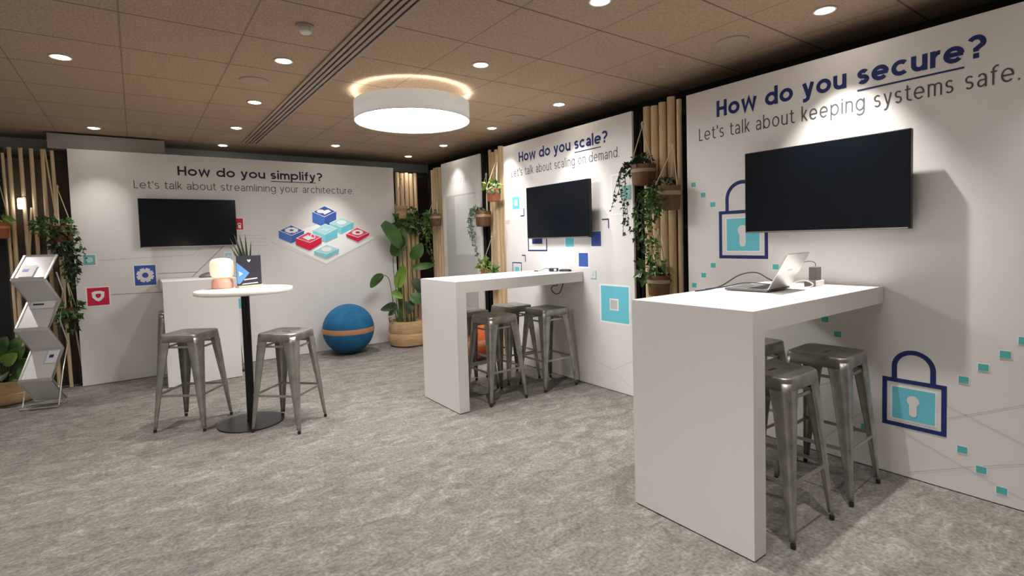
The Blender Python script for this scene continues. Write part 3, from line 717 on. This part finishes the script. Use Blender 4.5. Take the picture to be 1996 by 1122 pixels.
lidbox(.006, LW - .006, .008, .218, -.0012, -.0004).build('screen', M['tv_screen'], ld)
lidbox(.12, .17, .115, .124, .0062, .0068).build('lid_mark', M['print_white'], ld)
MB().tube([(.03, -.002, .016), (LW - .03, -.002, .016)], .006).build('hinge', M['black_plastic'], t)
t = thing('power_adapter', 'dark power adapter standing on a white socket block near the secure panel', 'power adapter', (3.34, 1.49, HC + .0005))
MB().box(-.05, .055, -.03, .03, 0, .034).build('socket_block', M['white_plastic'], t, bevel=.004)
MB().box(-.035, .03, -.024, .022, .0345, .116).build('adapter', M['grey_plastic'], t, bevel=.004)
MB().box(-.115, -.052, -.028, .012, 0, .036).build('plug', M['grey_plastic'], t, bevel=.003)
def spline(P, n=10):
    P = [Vector(p) for p in P]; out = []
    for i in range(len(P) - 1):
        p0 = P[max(i - 1, 0)]; p1 = P[i]; p2 = P[i + 1]; p3 = P[min(i + 2, len(P) - 1)]
        for k in range(n):
            q = k / n; out.append(.5 * ((2 * p1) + (p2 - p0) * q + (2 * p0 - 5 * p1 + 4 * p2 - p3) * q * q + (3 * p1 - p0 - 3 * p2 + p3) * q ** 3))
    return out + [P[-1]]
def cable(P, r, mt, name, label):
    o = MB().tube(spline(P), r, 6).build(name, M[mt], None, smooth=True); return props(o, label, 'cable')
z = HC
cable([(2.62, 1.83, z + .005), (2.86, 1.83, z + .012), (3.02, 1.79, z + .075), (3.12, 1.74, z + .085), (3.2, 1.70, z + .04), (3.26, 1.66, z + .006)], .004, 'black_plastic', 'cable', 'black cable arching off the counter behind the laptop')
cable([(2.75, 1.85, z + .005), (2.95, 1.84, z + .006), (3.10, 1.80, z + .02), (3.22, 1.70, z + .006)], .0035, 'black_plastic', 'cable', 'black cable lying low on the counter behind the laptop')
cable([(3.14, 1.57, z + .006), (3.185, 1.46, z + .006), (3.20, 1.44, z + .025), (3.205, 1.50, z + .042), (3.205, 1.58, z + .015), (3.24, 1.62, z + .005)], .003, 'cable_white', 'cable', 'pale cable looping between the laptop and the adapter')
cable([(3.345, 1.49, z + .119), (3.345, 1.492, z + .138), (3.325, 1.51, z + .150), (3.29, 1.54, z + .14), (3.262, 1.58, z + .08), (3.255, 1.62, z + .02), (3.26, 1.68, z + .005)], .002, 'black_plastic', 'cable', 'thin black cable rising out of the dark power adapter')
# middle counter
t = thing('charger', 'small black charger with a short lead on the middle counter', 'charger', (3.385, 4.0, HC + .0005), math.radians(-60))
MB().box(-.045, .045, -.022, .022, 0, .035).build('charger_body', M['black_plastic'], t, bevel=.006)
MB().box(.01, .036, -.0235, -.0225, .008, .028).build('socket_face', M['white_plastic'], t)
MB().tube(spline([(-.046, 0, .025), (-.09, .01, .03), (-.14, .0, .012), (-.17, -.01, .006)]), .003, 6).build('lead', M['black_plastic'], t, smooth=True)
MB().tube([(-.165, -.009, .007), (-.205, -.02, .007)], .006, 8).build('lead_plug', M['black_plastic'], t)
t = thing('remote_control', 'flat black remote lying at the wall end of the middle counter', 'remote control', (3.45, 3.90, HC + .0005), math.radians(-72))
MB().rings([[(x, y, zz) for x, y in rrect(hx, hy, .02, 5)] for hx, hy, zz in ((.062, .024, 0), (.066, .027, .006), (.062, .024, .018), (.05, .018, .022))]).build('case', M['black_plastic'], t, smooth=True)
MB().box(-.04, .04, -.010, .010, .0222, .0232).build('button_strip', M['grey_plastic'], t)
cable([(3.30, 3.765, HC - T - .006), (3.277, 3.765, .95), (3.277, 3.80, .905), (3.277, 3.862, .896), (3.277, 3.914, .932), (3.277, 3.89, .969), (3.277, 3.835, .975), (3.277, 3.82, HC - T - .006)], .0045, 'black_plastic', 'cable', 'black cable looped under the worktop of the middle counter')
# far counter
t = thing('speakerphone', 'low dark rounded device on the far counter behind the table lamp', 'speakerphone', (.74, 6.95, HC + .0005))
MB().rings([[(x, y, zz) for x, y in rrect(hx, hy, hy * .8, 6)] for hx, hy, zz in ((.165, .07, 0), (.17, .075, .01), (.145, .062, .035), (.10, .045, .052), (.03, .015, .058))]).build('shell', M['grey_plastic'], t, smooth=True)
MB().box(-.02, .10, -.0795, -.0765, .008, .016).build('front_strip', M['crate'], t)

# ---------------------------------------------------------------- felt balls
def ball(x, y, r, felt, label, tilt):
    t = thing('seat_ball', label, 'ball', (x, y, r), 0); t.rotation_euler = tilt
    prof = [(r * math.sin(PI * k / 36), -r * math.cos(PI * k / 36)) for k in range(37)]; prof[0] = (.0005, -r); prof[-1] = (.0005, r)
    MB().lathe(prof, n=56).build('cover', M[felt], t, smooth=True)
    h = .032
    MB().lathe([(math.sqrt(r * r - (h * q) ** 2) + .003 - .002 * abs(q) ** 6, h * q) for q in (-1, -.6, -.2, .2, .6, 1)], n=56, cap0=False, cap1=False).build('strap', M['leather_tan'], t, smooth=True)
ball(2.21, 6.80, .325, 'felt_blue', 'blue felt seating ball with a tan strap by the simplify panel', (.02, 0, 0))
ball(3.22, 5.34, .24, 'felt_orange', 'orange seating ball glimpsed behind the stools of the middle counter', (0, 0, 0))

# ---------------------------------------------------------------- pole screens
def screen(label, side, a0, a1, poles, bar_z=1.50, back='backing', lean=None):
    lo, hi = min(a0, a1), max(a0, a1)
    t = thing('pole_screen', label, 'pole screen', (XR + .08, (lo + hi) / 2, 0) if side == 'R' else ((lo + hi) / 2, YB + .07, 0))
    L = t.location
    P = (lambda d, a, z: (XR + d - L.x, a - L.y, z)) if side == 'R' else (lambda d, a, z: (a - L.x, YB + d - L.y, z))
    def bx(d0, d1, q0, q1, z0, z1):
        p0 = P(d0, q0, z0); p1 = P(d1, q1, z1); return MB().box(min(p0[0], p1[0]), max(p0[0], p1[0]), min(p0[1], p1[1]), max(p0[1], p1[1]), z0, z1)
    bx(.22, .24, lo, hi, .003, 2.50).build('backing', M[back], t)
    for q in (lo + .003, hi - .028): bx(.085, .125, q, q + .025, .003, 2.5).build('post', M['dark_frame'], t)
    bx(.105, .125, lo + .03, hi - .03, bar_z - .02, bar_z + .02).build('crossbar', M['dark_frame'], t)
    bx(.105, .125, lo + .03, hi - .03, .02, .06).build('crossbar', M['dark_frame'], t)
    bx(.105, .125, lo + .03, hi - .03, 2.40, 2.44).build('crossbar', M['dark_frame'], t)
    rnd = random.Random(int(abs(lo) * 100))
    for a, r, top, l0 in poles:
        b = a + l0
        MB().tube([P(.068 + rnd.uniform(-.006, .0), b, .004), P(.066, (a + b) / 2, 1.2), P(.068, a, top)], [r, r * .98, r * .96], 14).build('pole', M['pole'], t, smooth=True)
    return t
screen('screen of thick pale poles between the scale and secure panels, hung with planters', 'R', 2.527, 3.073, [(2.966, .034, 2.53, .0), (2.884, .034, 2.52, .004), (2.802, .034, 2.53, -.004), (2.716, .035, 2.555, .0), (2.640, .022, 2.52, .0)])
screen('screen of pale poles between the scale panel and the grey poster panel', 'R', 5.029, 5.541, [(5.10, .033, 2.53, .0), (5.175, .035, 2.55, .0), (5.255, .034, 2.52, .0), (5.335, .034, 2.50, .0), (5.41, .022, 2.54, -.02)])
screen('screen of pale poles on the right of the far corner beside the poster panel', 'R', 6.559, 7.10, [(6.62, .034, 2.5, 0), (6.70, .034, 2.49, 0), (6.78, .034, 2.5, 0), (6.86, .034, 2.5, 0), (6.94, .034, 2.48, 0)])
screen('screen of pale poles in the far corner behind the leafy floor plant', 'B', 3.072, 3.73, [(3.150, .032, 2.46, 0), (3.222, .034, 2.45, 0), (3.298, .034, 2.46, 0), (3.372, .034, 2.45, 0), (3.442, .030, 2.46, 0)])
screen('screen of spaced thin poles on brown backing at the far left of the simplify panel', 'B', -1.05, -.528, [(-1.022, .013, 2.44, .01), (-.972, .0175, 2.50, -.01), (-.890, .0175, 2.50, .015), (-.809, .0175, 2.50, .0), (-.725, .018, 2.50, .01), (-.650, .0165, 2.49, .03), (-.705, .008, 2.5, .20), (-.835, .010, 1.9, -.12)], back='backing_brown')
o = MB().box(-2.4, -1.06, YB + .25, YB + .29, .003, 2.5).build('dark_curtain_panel', M['wall_black']); props(o, 'black panel at the far left edge behind the brochure rack', 'panel')
t = thing('wall_lantern', 'small white glowing lantern hung between the poles at far left', 'lantern', (-.905, YB + .005, 1.935))
MB().rings([[(x, y, zz) for x, y in rrect(hx, hx, .012, 4)] for hx, zz in ((.020, -.055), (.025, -.045), (.025, .04), (.018, .055))]).build('glow_body', M['lantern'], t, smooth=True)
MB().tube(spline([(0, 0, .056), (.03, .0, .075), (.04, .02, .06)]), .004, 6).build('hook', M['black_metal'], t)

# ---------------------------------------------------------------- plants
def ivy_leaf(mb, p, s, d, rnd):
    d = Vector(d).normalized(); a = d.cross(Vector((rnd.uniform(-1, 1), rnd.uniform(-1, 1), rnd.uniform(-.3, 1))))
    if a.length < .05: a = Vector((1, 0, 0))
    a.normalize(); n = a.cross(d); p = Vector(p)
    pts = [p, p + d * s * .35 + a * s * .48 + n * s * .1, p + d * s * .55 + a * s * .22, p + d * s * 1.05 - n * s * .12, p + d * s * .55 - a * s * .22, p + d * s * .35 - a * s * .48 + n * s * .1]
    i = [mb.vert(q) for q in pts]; mb.face((i[0], i[1], i[2], i[3])); mb.face((i[0], i[3], i[4], i[5]))
def bush(c, rad, count, size, rnd, flat=1.0, bias=(0, 0, 0)):
    mb = MB()
    for _ in range(count):
        v = Vector((rnd.gauss(0, 1), rnd.gauss(0, 1), rnd.gauss(0, 1) * flat)); v.normalize(); rr = rnd.uniform(.35, 1)
        p = Vector(c) + Vector((v.x * rad[0], v.y * rad[1], v.z * rad[2])) * rr
        ivy_leaf(mb, p, size * rnd.uniform(.7, 1.3), v + Vector((0, 0, -.3)) + Vector(bias), rnd)
    return mb
def vine(t, P, mt, rnd, size=.035, step=.022, name='vine'):
    pts = spline(P, 8); st = MB().tube(pts, .0022, 5); o = st.build(name, M['stem'], t)
    mb = MB(); acc = 0
    for a, b in zip(pts, pts[1:]):
        acc += (b - a).length
        while acc > step:
            acc -= step; d = Vector((rnd.uniform(-1, 1), rnd.uniform(-1, 1), rnd.uniform(-.9, .25)))
            ivy_leaf(mb, a, size * rnd.uniform(.6, 1.3), d, rnd)
    mb.build('vine_leaves', M[mt], o)
def planter(label, loc, r, h, mt, rope_top, rnd, fol, vines=(), band='cream_band', lm='leaf_dark', square_pot=False, vs=.035):
    t = thing('hanging_planter', label, 'hanging planter', loc)      # base of the pot at loc
    R_ = (lambda k: [(x * k, y * k) for x, y in rrect(r * .92, r * .92, r * .25, 4)]) if square_pot else (lambda k: [(r * k * math.cos(2 * PI * q / 28), r * k * math.sin(2 * PI * q / 28)) for q in range(28)])
    MB().rings([[(x, y, zz) for x, y in R_(k)] for k, zz in ((.84, 0), (.88, .008), (.98, h * .75), (1.0, h), (.93, h), (.91, h * .86))]).build('pot', M[mt], t, smooth=True, angle=50)
    MB().rings([[(x, y, zz) for x, y in R_(k)] for k, zz in ((.985, h * .60), (1.01, h * .61), (1.025, h * .77), (1.0, h * .78))], False, False).build('band', M[band], t, smooth=True)
    MB().rings([[(x, y, zz) for x, y in R_(k)] for k, zz in ((.90, h * .88), (.3, h * .92))], False, True).build('soil', M['soil'], t)
    if rope_top:
        T_ = Vector(rope_top) - Vector(loc)
        for k in range(3):
            a = 2 * PI * k / 3 + .4; e = Vector((r * math.cos(a), r * math.sin(a), h))
            MB().tube([e, e.lerp(T_, .5), T_], .0045, 6).build('rope', M['rope'], t)
        MB().tube([T_ + Vector((0, 0, -.015)), T_ + Vector((0, 0, .012)), T_ + Vector((0, 0, .03))], [.010, .014, .006], 8).build('knot', M['rope'], t)
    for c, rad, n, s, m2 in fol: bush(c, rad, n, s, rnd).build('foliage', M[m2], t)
    for v in vines: vine(t, [Vector(q) - Vector(loc) for q in v], lm, rnd, vs)
    return t
rn = random.Random(3)
X = XR - .085
planter('brown banded planter with ivy trailing left, highest on the thick pole screen', (X, 2.886, 1.855), .103, .165, 'crate', (X + .05, 2.93, 2.36), rn,
        [((-.01, .03, .19), (.10, .10, .06), 90, .042, 'leaf_dark'), ((-.02, .12, .15), (.05, .07, .05), 40, .04, 'leaf_dark')],
        [[(X, 2.97, 2.03), (X - .03, 3.05, 2.06), (X - .02, 3.13, 1.95), (X, 3.16, 1.84), (X - .01, 3.22, 1.74), (X, 3.26, 1.66)], [(X, 2.96, 2.02), (X - .05, 3.06, 2.01), (X - .03, 3.12, 1.86), (X - .02, 3.10, 1.66), (X, 3.12, 1.50), (X, 3.13, 1.43)], [(X, 2.95, 2.02), (X - .08, 3.0, 2.02), (X - .07, 3.02, 1.80), (X - .06, 3.01, 1.60), (X - .06, 2.99, 1.45)], [(X, 2.97, 2.03), (X - .04, 3.08, 2.0), (X - .03, 3.19, 1.82), (X - .03, 3.20, 1.72)], [(X, 2.95, 2.02), (X - .06, 3.02, 1.98), (X - .04, 3.06, 1.72), (X - .04, 3.05, 1.58)]], vs=.033)
planter('brown planter wrapped in green leaves, right of and below the highest one', (X, 2.645, 1.632), .10, .19, 'crate', (X + .05, 2.625, 2.13), rn,
        [((-.02, .03, .20), (.10, .11, .05), 90, .04, 'leaf_dark'), ((-.09, .03, .08), (.035, .10, .11), 110, .04, 'leaf'), ((-.04, .13, .0), (.06, .06, .16), 80, .04, 'leaf')],
        [[(X - .05, 2.72, 1.80), (X - .10, 2.78, 1.78), (X - .09, 2.84, 1.60), (X - .05, 2.85, 1.40), (X - .05, 2.82, 1.25)], [(X - .05, 2.70, 1.80), (X - .11, 2.75, 1.76), (X - .10, 2.78, 1.55), (X - .06, 2.76, 1.35), (X - .06, 2.72, 1.20)], [(X - .05, 2.70, 1.80), (X - .11, 2.72, 1.76), (X - .10, 2.73, 1.50), (X - .07, 2.70, 1.30), (X - .06, 2.64, 1.16)], [(X - .05, 2.72, 1.80), (X - .10, 2.80, 1.79), (X - .07, 2.90, 1.62), (X - .05, 2.92, 1.45), (X - .05, 2.90, 1.32)], [(X - .05, 2.74, 1.80), (X - .10, 2.83, 1.79), (X - .07, 2.93, 1.65), (X - .05, 2.94, 1.50), (X - .05, 2.95, 1.40)], [(X - .05, 2.72, 1.80), (X - .10, 2.79, 1.77), (X - .09, 2.81, 1.50), (X - .05, 2.80, 1.30), (X - .05, 2.79, 1.18)]], lm='leaf', vs=.042)
planter('brown planter with broad green leaves, lowest on the thick pole screen above the nearest counter', (X, 2.748, .945), .092, .165, 'crate', (X + .05, 2.78, 1.46), rn,
        [((0, .0, .17), (.07, .08, .04), 30, .05, 'leaf_dark'), ((-.02, .09, .20), (.06, .08, .07), 30, .085, 'leaf'), ((-.02, -.01, .22), (.05, .06, .05), 16, .07, 'leaf_lime')])
planter('small terracotta planter with lime leaves, highest on the screen by the poster panel', (X - .02, 5.10, 1.885), .078, .155, 'terracotta', (X + .05, 5.10, 2.40), rn,
        [((-.0, .03, .18), (.08, .12, .05), 46, .06, 'leaf_lime'), ((-.02, -.07, .15), (.05, .06, .06), 26, .055, 'leaf')])
planter('brown banded planter with grey green vines trailing over the poster panel edge', (X, 5.365, 1.60), .098, .185, 'crate', (X + .05, 5.35, 2.22), rn,
        [((-.02, .12, .18), (.07, .10, .06), 60, .045, 'leaf_pale')],
        [[(X, 5.45, 1.80), (X - .05, 5.56, 1.82), (X - .03, 5.64, 1.68), (X - .02, 5.62, 1.50), (X - .03, 5.60, 1.38)], [(X, 5.45, 1.80), (X - .05, 5.55, 1.80), (X - .03, 5.60, 1.60), (X - .03, 5.53, 1.40), (X - .03, 5.48, 1.25), (X - .03, 5.45, 1.17)], [(X, 5.45, 1.80), (X - .04, 5.60, 1.80), (X - .03, 5.67, 1.62), (X - .03, 5.64, 1.46)], [(X, 5.45, 1.80), (X - .06, 5.52, 1.78), (X - .05, 5.54, 1.58), (X - .03, 5.50, 1.44)]], lm='leaf_pale', vs=.04)
planter('terracotta planter with pale spiky leaves, lowest on the screen by the poster panel', (X - .025, 5.25, .925), .092, .155, 'terracotta', (X + .05, 5.27, 1.46), rn,
        [((0, .03, .20), (.08, .10, .06), 40, .075, 'leaf_lime'), ((-.02, -.08, .15), (.05, .06, .05), 24, .06, 'leaf')])
planter('brown planter hidden in small leaves on the far corner screen beside the poster panel', (X, 6.62, 1.655), .085, .17, 'crate', (X + .05, 6.64, 2.2), rn,
        [((-.03, .06, .14), (.09, .16, .10), 90, .05, 'leaf'), ((-.06, .12, -.06), (.05, .12, .14), 60, .045, 'leaf_lime')],
        [[(X - .03, 6.7, 1.8), (X - .08, 6.78, 1.78), (X - .07, 6.80, 1.5), (X - .05, 6.76, 1.25)], [(X - .03, 6.68, 1.8), (X - .08, 6.70, 1.78), (X - .07, 6.68, 1.45), (X - .05, 6.64, 1.15)]], lm='leaf', vs=.05)
planter('olive brown planter with broad dark leaves hung above the leafy floor plant', (3.12, 7.04, 1.775), .088, .18, 'basket', (3.16, 7.10, 2.35), rn,
        [((.05, -.05, -.08), (.16, .08, .12), 44, .10, 'leaf'), ((.18, -.03, -.06), (.12, .08, .12), 40, .085, 'leaf_dark')],
        [[(3.2, 7.0, 1.9), (3.30, 6.97, 1.92), (3.36, 6.96, 1.7), (3.38, 6.96, 1.45)], [(3.2, 7.0, 1.9), (3.28, 6.96, 1.90), (3.30, 6.95, 1.7), (3.32, 6.95, 1.5)]], lm='leaf', vs=.05)
planter('terracotta planter lost in dense trailing fern, upper left beside the simplify panel', (-.60, 7.06, 1.54), .085, .165, 'terracotta', (-.62, 7.13, 2.1), rn,
        [((-.06, -.03, .15), (.18, .09, .10), 150, .05, 'leaf'), ((.0, -.05, .0), (.12, .08, .16), 130, .05, 'leaf_dark'), ((.06, -.05, -.2), (.08, .07, .16), 70, .05, 'leaf_dark')],
        [[(-.58, 7.02, 1.70), (-.50, 6.98, 1.70), (-.46, 6.98, 1.55), (-.43, 6.98, 1.42), (-.42, 6.98, 1.33)], [(-.58, 7.02, 1.70), (-.52, 6.97, 1.66), (-.50, 6.97, 1.4), (-.50, 6.97, 1.2), (-.5, 6.97, 1.1)], [(-.62, 7.02, 1.70), (-.75, 6.97, 1.72), (-.83, 6.96, 1.62)], [(-.58, 7.02, 1.68), (-.56, 6.96, 1.5), (-.55, 6.97, 1.25), (-.54, 6.97, 1.05)], [(-.60, 7.02, 1.68), (-.60, 6.96, 1.5), (-.59, 6.97, 1.25), (-.58, 6.97, 1.10)]], lm='leaf', vs=.04)
planter('orange planter cut by the left edge of the photo', (-1.085, 7.04, 1.585), .105, .155, 'terracotta', (-1.05, 7.12, 2.15), rn,
        [((0, -.02, .22), (.10, .08, .08), 40, .08, 'leaf_lime')], band='leather_tan')
planter('small planter with pointed leaves low behind the brochure rack', (-.60, 7.06, .72), .075, .14, 'crate', (-.6, 7.13, 1.2), rn,
        [((.02, -.04, .13), (.10, .07, .10), 44, .075, 'leaf'), ((.0, -.05, -.02), (.07, .06, .10), 24, .07, 'leaf_dark')])

def basket(t, r, h, fold):
    prof = [(.0005, .002), (r * .80, .002), (r * .93, .02), (r * 1.0, h * .28), (r * 1.0, h * .45), (r * .955, h * .53 if fold else h * .5), (r * .985, h * .60), (r * .94, h * .85), (r * .90, h), (r * .86, h), (r * .88, h * .85), (r * .86, h * .8)]
    MB().lathe(prof, n=48, cap1=False).build('basket', M['basket'], t, smooth=True)
    MB().lathe([(r * .87, h * .82), (.0005, h * .84)], n=32, cap0=False, cap1=False).build('soil', M['soil'], t)
    for s in (-1, 1):
        MB().tube(spline([(s * r * .90, -.06, h * .94), (s * r * .93, -.035, h + .05), (s * r * .93, .035, h + .05), (s * r * .90, .06, h * .94)]), .010, 8).build('basket_handle', M['basket'], t, smooth=True)
BX_, BY_ = 3.06, 6.80
t = thing('potted_plant', 'tall broad leaved floor plant in a woven straw basket in the far corner', 'potted plant', (BX_, BY_, 0))
basket(t, .285, .35, True)
def big_leaf(a, b, wd, mt, stem, fold=.35, droop=.06, prof=None, side=None):
    a = Vector(a) - Vector((BX_, BY_, 0)); b = Vector(b) - Vector((BX_, BY_, 0))
    mb = MB(); blade(mb, a, b, wd, fold, droop, 12, prof or (lambda q: max(.02, math.sin(PI * min(1, .05 + .95 * q ** .85)) ** .6)), side)
    o = mb.build('leaf', M[mt], t, smooth=True)
    st = [Vector(p) - Vector((BX_, BY_, 0)) if i else Vector(p) for i, p in enumerate(stem)]
    MB().tube(spline(st + [a, a.lerp(b, .5)]), [.011 - .0065 * k / (8 * 1) if k < 8 else .005 for k in range(len(spline(st + [a, a.lerp(b, .5)])))], 8).build('leaf_stem', M['stem'], o, smooth=True)
b0 = lambda x, y: (x, y, .28)
big_leaf((2.935, 6.70, 1.37), (2.66, 6.62, 1.70), .20, 'leaf', [b0(-.14, -.05), (2.90, 6.74, .8)], .25, .10, lambda q: max(.03, (math.sin(PI * min(1, .03 + .88 * q)) ** .55)), side=(.72, .1, .65))
big_leaf((2.86, 6.66, .82), (2.945, 6.66, 1.13), .19, 'leaf_bright', [b0(-.13, -.10), (2.88, 6.70, .6)], .35, -.10, lambda q: max(.03, math.sin(PI * min(1, .12 + .86 * q)) ** .8), side=(1, .15, 0))
big_leaf((2.655, 6.64, 1.005), (2.45, 6.60, .86), .14, 'leaf', [b0(-.18, -.05), (2.80, 6.70, .62), (2.74, 6.66, .93)], .3, .10, None, side=(.4, .2, -.8))
big_leaf((2.80, 6.60, .80), (2.87, 6.55, .68), .16, 'leaf_bright', [b0(-.14, -.12), (2.84, 6.64, .5)], .4, .1, None, side=(1, .2, 0))
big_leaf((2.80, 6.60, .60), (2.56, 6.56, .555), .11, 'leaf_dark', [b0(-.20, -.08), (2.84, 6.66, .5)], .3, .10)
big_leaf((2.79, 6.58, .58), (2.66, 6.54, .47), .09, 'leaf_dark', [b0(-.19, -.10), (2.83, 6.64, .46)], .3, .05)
big_leaf((2.92, 6.92, 1.25), (3.09, 6.90, 1.62), .22, 'leaf', [b0(-.05, .05), (2.93, 6.9, .8)], .2, .08)
big_leaf((3.03, 6.86, 1.36), (2.93, 6.82, 1.58), .16, 'leaf_dark', [b0(.0, .05), (3.03, 6.86, .8)], .2, .05)
big_leaf((3.12, 6.76, 1.07), (3.46, 6.70, 1.10), .10, 'leaf', [b0(.02, -.05), (3.09, 6.77, .8)], .3, .12)
big_leaf((3.10, 6.70, .92), (3.20, 6.64, .72), .16, 'leaf_dark', [b0(.05, -.08), (3.12, 6.70, .7)], .3, .1)
big_leaf((3.05, 6.68, .70), (3.20, 6.62, .58), .17, 'leaf', [b0(.03, -.10), (3.08, 6.68, .5)], .3, .1)
big_leaf((3.16, 6.84, 1.20), (3.30, 6.78, 1.42), .18, 'leaf', [b0(.10, .02), (3.17, 6.82, .8)], .3, .1)
big_leaf((3.0, 6.68, .62), (2.98, 6.60, .45), .15, 'leaf_dark', [b0(-.05, -.10), (3.0, 6.70, .5)], .3, .1)
MB().tube([(-.13, -.02, .27), (-.12, -.03, .6), (-.12, -.04, .85)], [.035, .03, .018], 10).build('trunk', M['leaf'], t, smooth=True)

BX_, BY_ = -1.075, 6.97
t = thing('potted_plant', 'leafy plant in a low woven basket cut by the left edge of the photo', 'potted plant', (BX_, BY_, 0))
basket(t, .235, .23, False)
for a, b, wd, mt in [((-1.02, 6.82, .42), (-.90, 6.76, .55), .12, 'leaf'), ((-1.05, 6.80, .45), (-1.15, 6.72, .60), .14, 'leaf'), ((-.98, 6.82, .36), (-.86, 6.74, .40), .12, 'leaf'), ((-1.06, 6.78, .40), (-.95, 6.72, .50), .12, 'leaf_lime'), ((-1.0, 6.80, .30), (-.92, 6.72, .26), .13, 'leaf'), ((-1.08, 6.76, .32), (-1.06, 6.68, .26), .13, 'leaf_dark'), ((-1.02, 6.86, .50), (-.92, 6.84, .64), .10, 'leaf'), ((-1.1, 6.82, .52), (-1.02, 6.78, .66), .12, 'leaf'), ((-.95, 6.86, .44), (-.84, 6.84, .52), .10, 'leaf_dark'), ((-1.12, 6.8, .3), (-1.2, 6.72, .3), .12, 'leaf')]:
    big_leaf(a, b, wd, mt, [((a[0] - BX_) * .3, (a[1] - BY_) * .3, .18)], .3, .1)

# ---------------------------------------------------------------- folding brochure rack
ang = math.radians(-20); WD = Vector((math.cos(ang), math.sin(ang), 0)); FD = Vector((math.sin(ang), -math.cos(ang), 0))
t = thing('brochure_rack', 'silver folding zigzag brochure rack with clear trays at the far left', 'brochure rack', (-.745, 6.50, 0))
Bk = Vector((.022, .115, 0)); hw = .125; dep = .22
def rk(u, f, z): return Bk + WD * u + FD * f + Vector((0, 0, z))
LV = [(1.405, 0), (1.19, dep), (.975, 0), (.735, dep), (.515, 0), (.265, dep), (.035, 0)]
for i, ((z0, f0), (z1, f1)) in enumerate(zip(LV, LV[1:])):
    mb = MB(); n_ = Vector((0, 0, .004)) + FD * .003
    q = [rk(-hw, f0, z0), rk(hw, f0, z0), rk(hw, f1, z1), rk(-hw, f1, z1)]
    mb.rings([q, [p_ - n_ for p_ in q]])
    if i % 2 == 0:
        q = [rk(-hw, f1, z1), rk(hw, f1, z1), rk(hw, f1 + .012, z1 + .028), rk(-hw, f1 + .012, z1 + .028)]; mb.rings([q, [p_ + FD * .004 for p_ in q]])
    tr = mb.build('tray' if i % 2 == 0 else 'back_sheet', M['tray'], t)
    for s in (-1, 1): MB().bar(rk(s * hw, f0, z0 + .006), rk(s * hw, f1, z1 + .006), .012, .016).build('side_rail', M['alu'], tr)
    MB().bar(rk(-hw - .006, f1, z1 + .004), rk(hw + .006, f1, z1 + .004), .012, .018).build('cross_rail', M['alu'], tr)
MB().bar(rk(-hw - .006, 0, 1.41), rk(hw + .006, 0, 1.41), .012, .018).build('top_rail', M['alu'], t)
for s in (-1, 1):
    for z0, z1 in ((1.25, .80), (.80, .33)):
        zm = (z0 + z1) / 2
        MB().tube([rk(s * (hw + .014), .06, z0), rk(s * (hw + .016), -.05, zm), rk(s * (hw + .014), .06, z1)], .006, 8).build('scissor_arm', M['alu'], t, smooth=True)
    MB().tube([rk(s * (hw + .014), .06, .33), rk(s * (hw + .014), .17, .018)], .006, 8).build('scissor_arm', M['alu'], t, smooth=True)
MB().tube([rk(-hw - .02, .20, .010), rk(hw + .02, .20, .010)], .009, 8).build('foot_bar', M['alu'], t, smooth=True)
MB().tube([rk(-hw - .02, .04, .010), rk(hw + .02, .04, .010)], .009, 8).build('foot_bar', M['alu'], t, smooth=True)
for s in (-1, 1): MB().tube([rk(s * (hw + .014), .04, .010), rk(s * (hw + .014), .20, .010)], .006, 8).build('foot_bar', M['alu'], t, smooth=True)
base = Vector((-.745, 6.50, 0))
def leaflet(u0, u1, q0, q1, lv, mark, label):          # lies on a tray between fractions q0..q1 of its slope
    (z0, f0), (z1, f1) = LV[lv], LV[lv + 1]
    g = lambda u, q, e: base + rk(u, f0 + (f1 - f0) * q, z0 + (z1 - z0) * q + .014 + e)
    o = thing('leaflet', label, 'leaflet', g((u0 + u1) / 2, (q0 + q1) / 2, 0)); L = o.location
    MB().rings([[g(u, q, e) - L for u, q in ((u0, q0), (u1, q0), (u1, q1), (u0, q1))] for e in (.003, 0)]).build('page', M['paper'], o)
    mb = MB(); um = (u0 + u1) / 2; mb.poly([g(u, q, .0042) - L for u, q in ((u0 + .02, q0 + (q1 - q0) * .35), (um + .01, q0 + (q1 - q0) * .35), (um + .01, q0 + (q1 - q0) * .6), (u0 + .02, q0 + (q1 - q0) * .6))][::-1]); mb.build('page_print', M[mark], o)
leaflet(-.095, .02, .45, .92, 0, 'blue', 'white leaflet with a blue mark on the top tray of the rack')
leaflet(-.09, .10, .05, .30, 2, 'ink', 'dark printed leaflet at the back of the middle tray of the rack')
leaflet(.02, .11, .10, .50, 4, 'navy', 'white leaflet with a violet mark on the lowest tray of the rack')
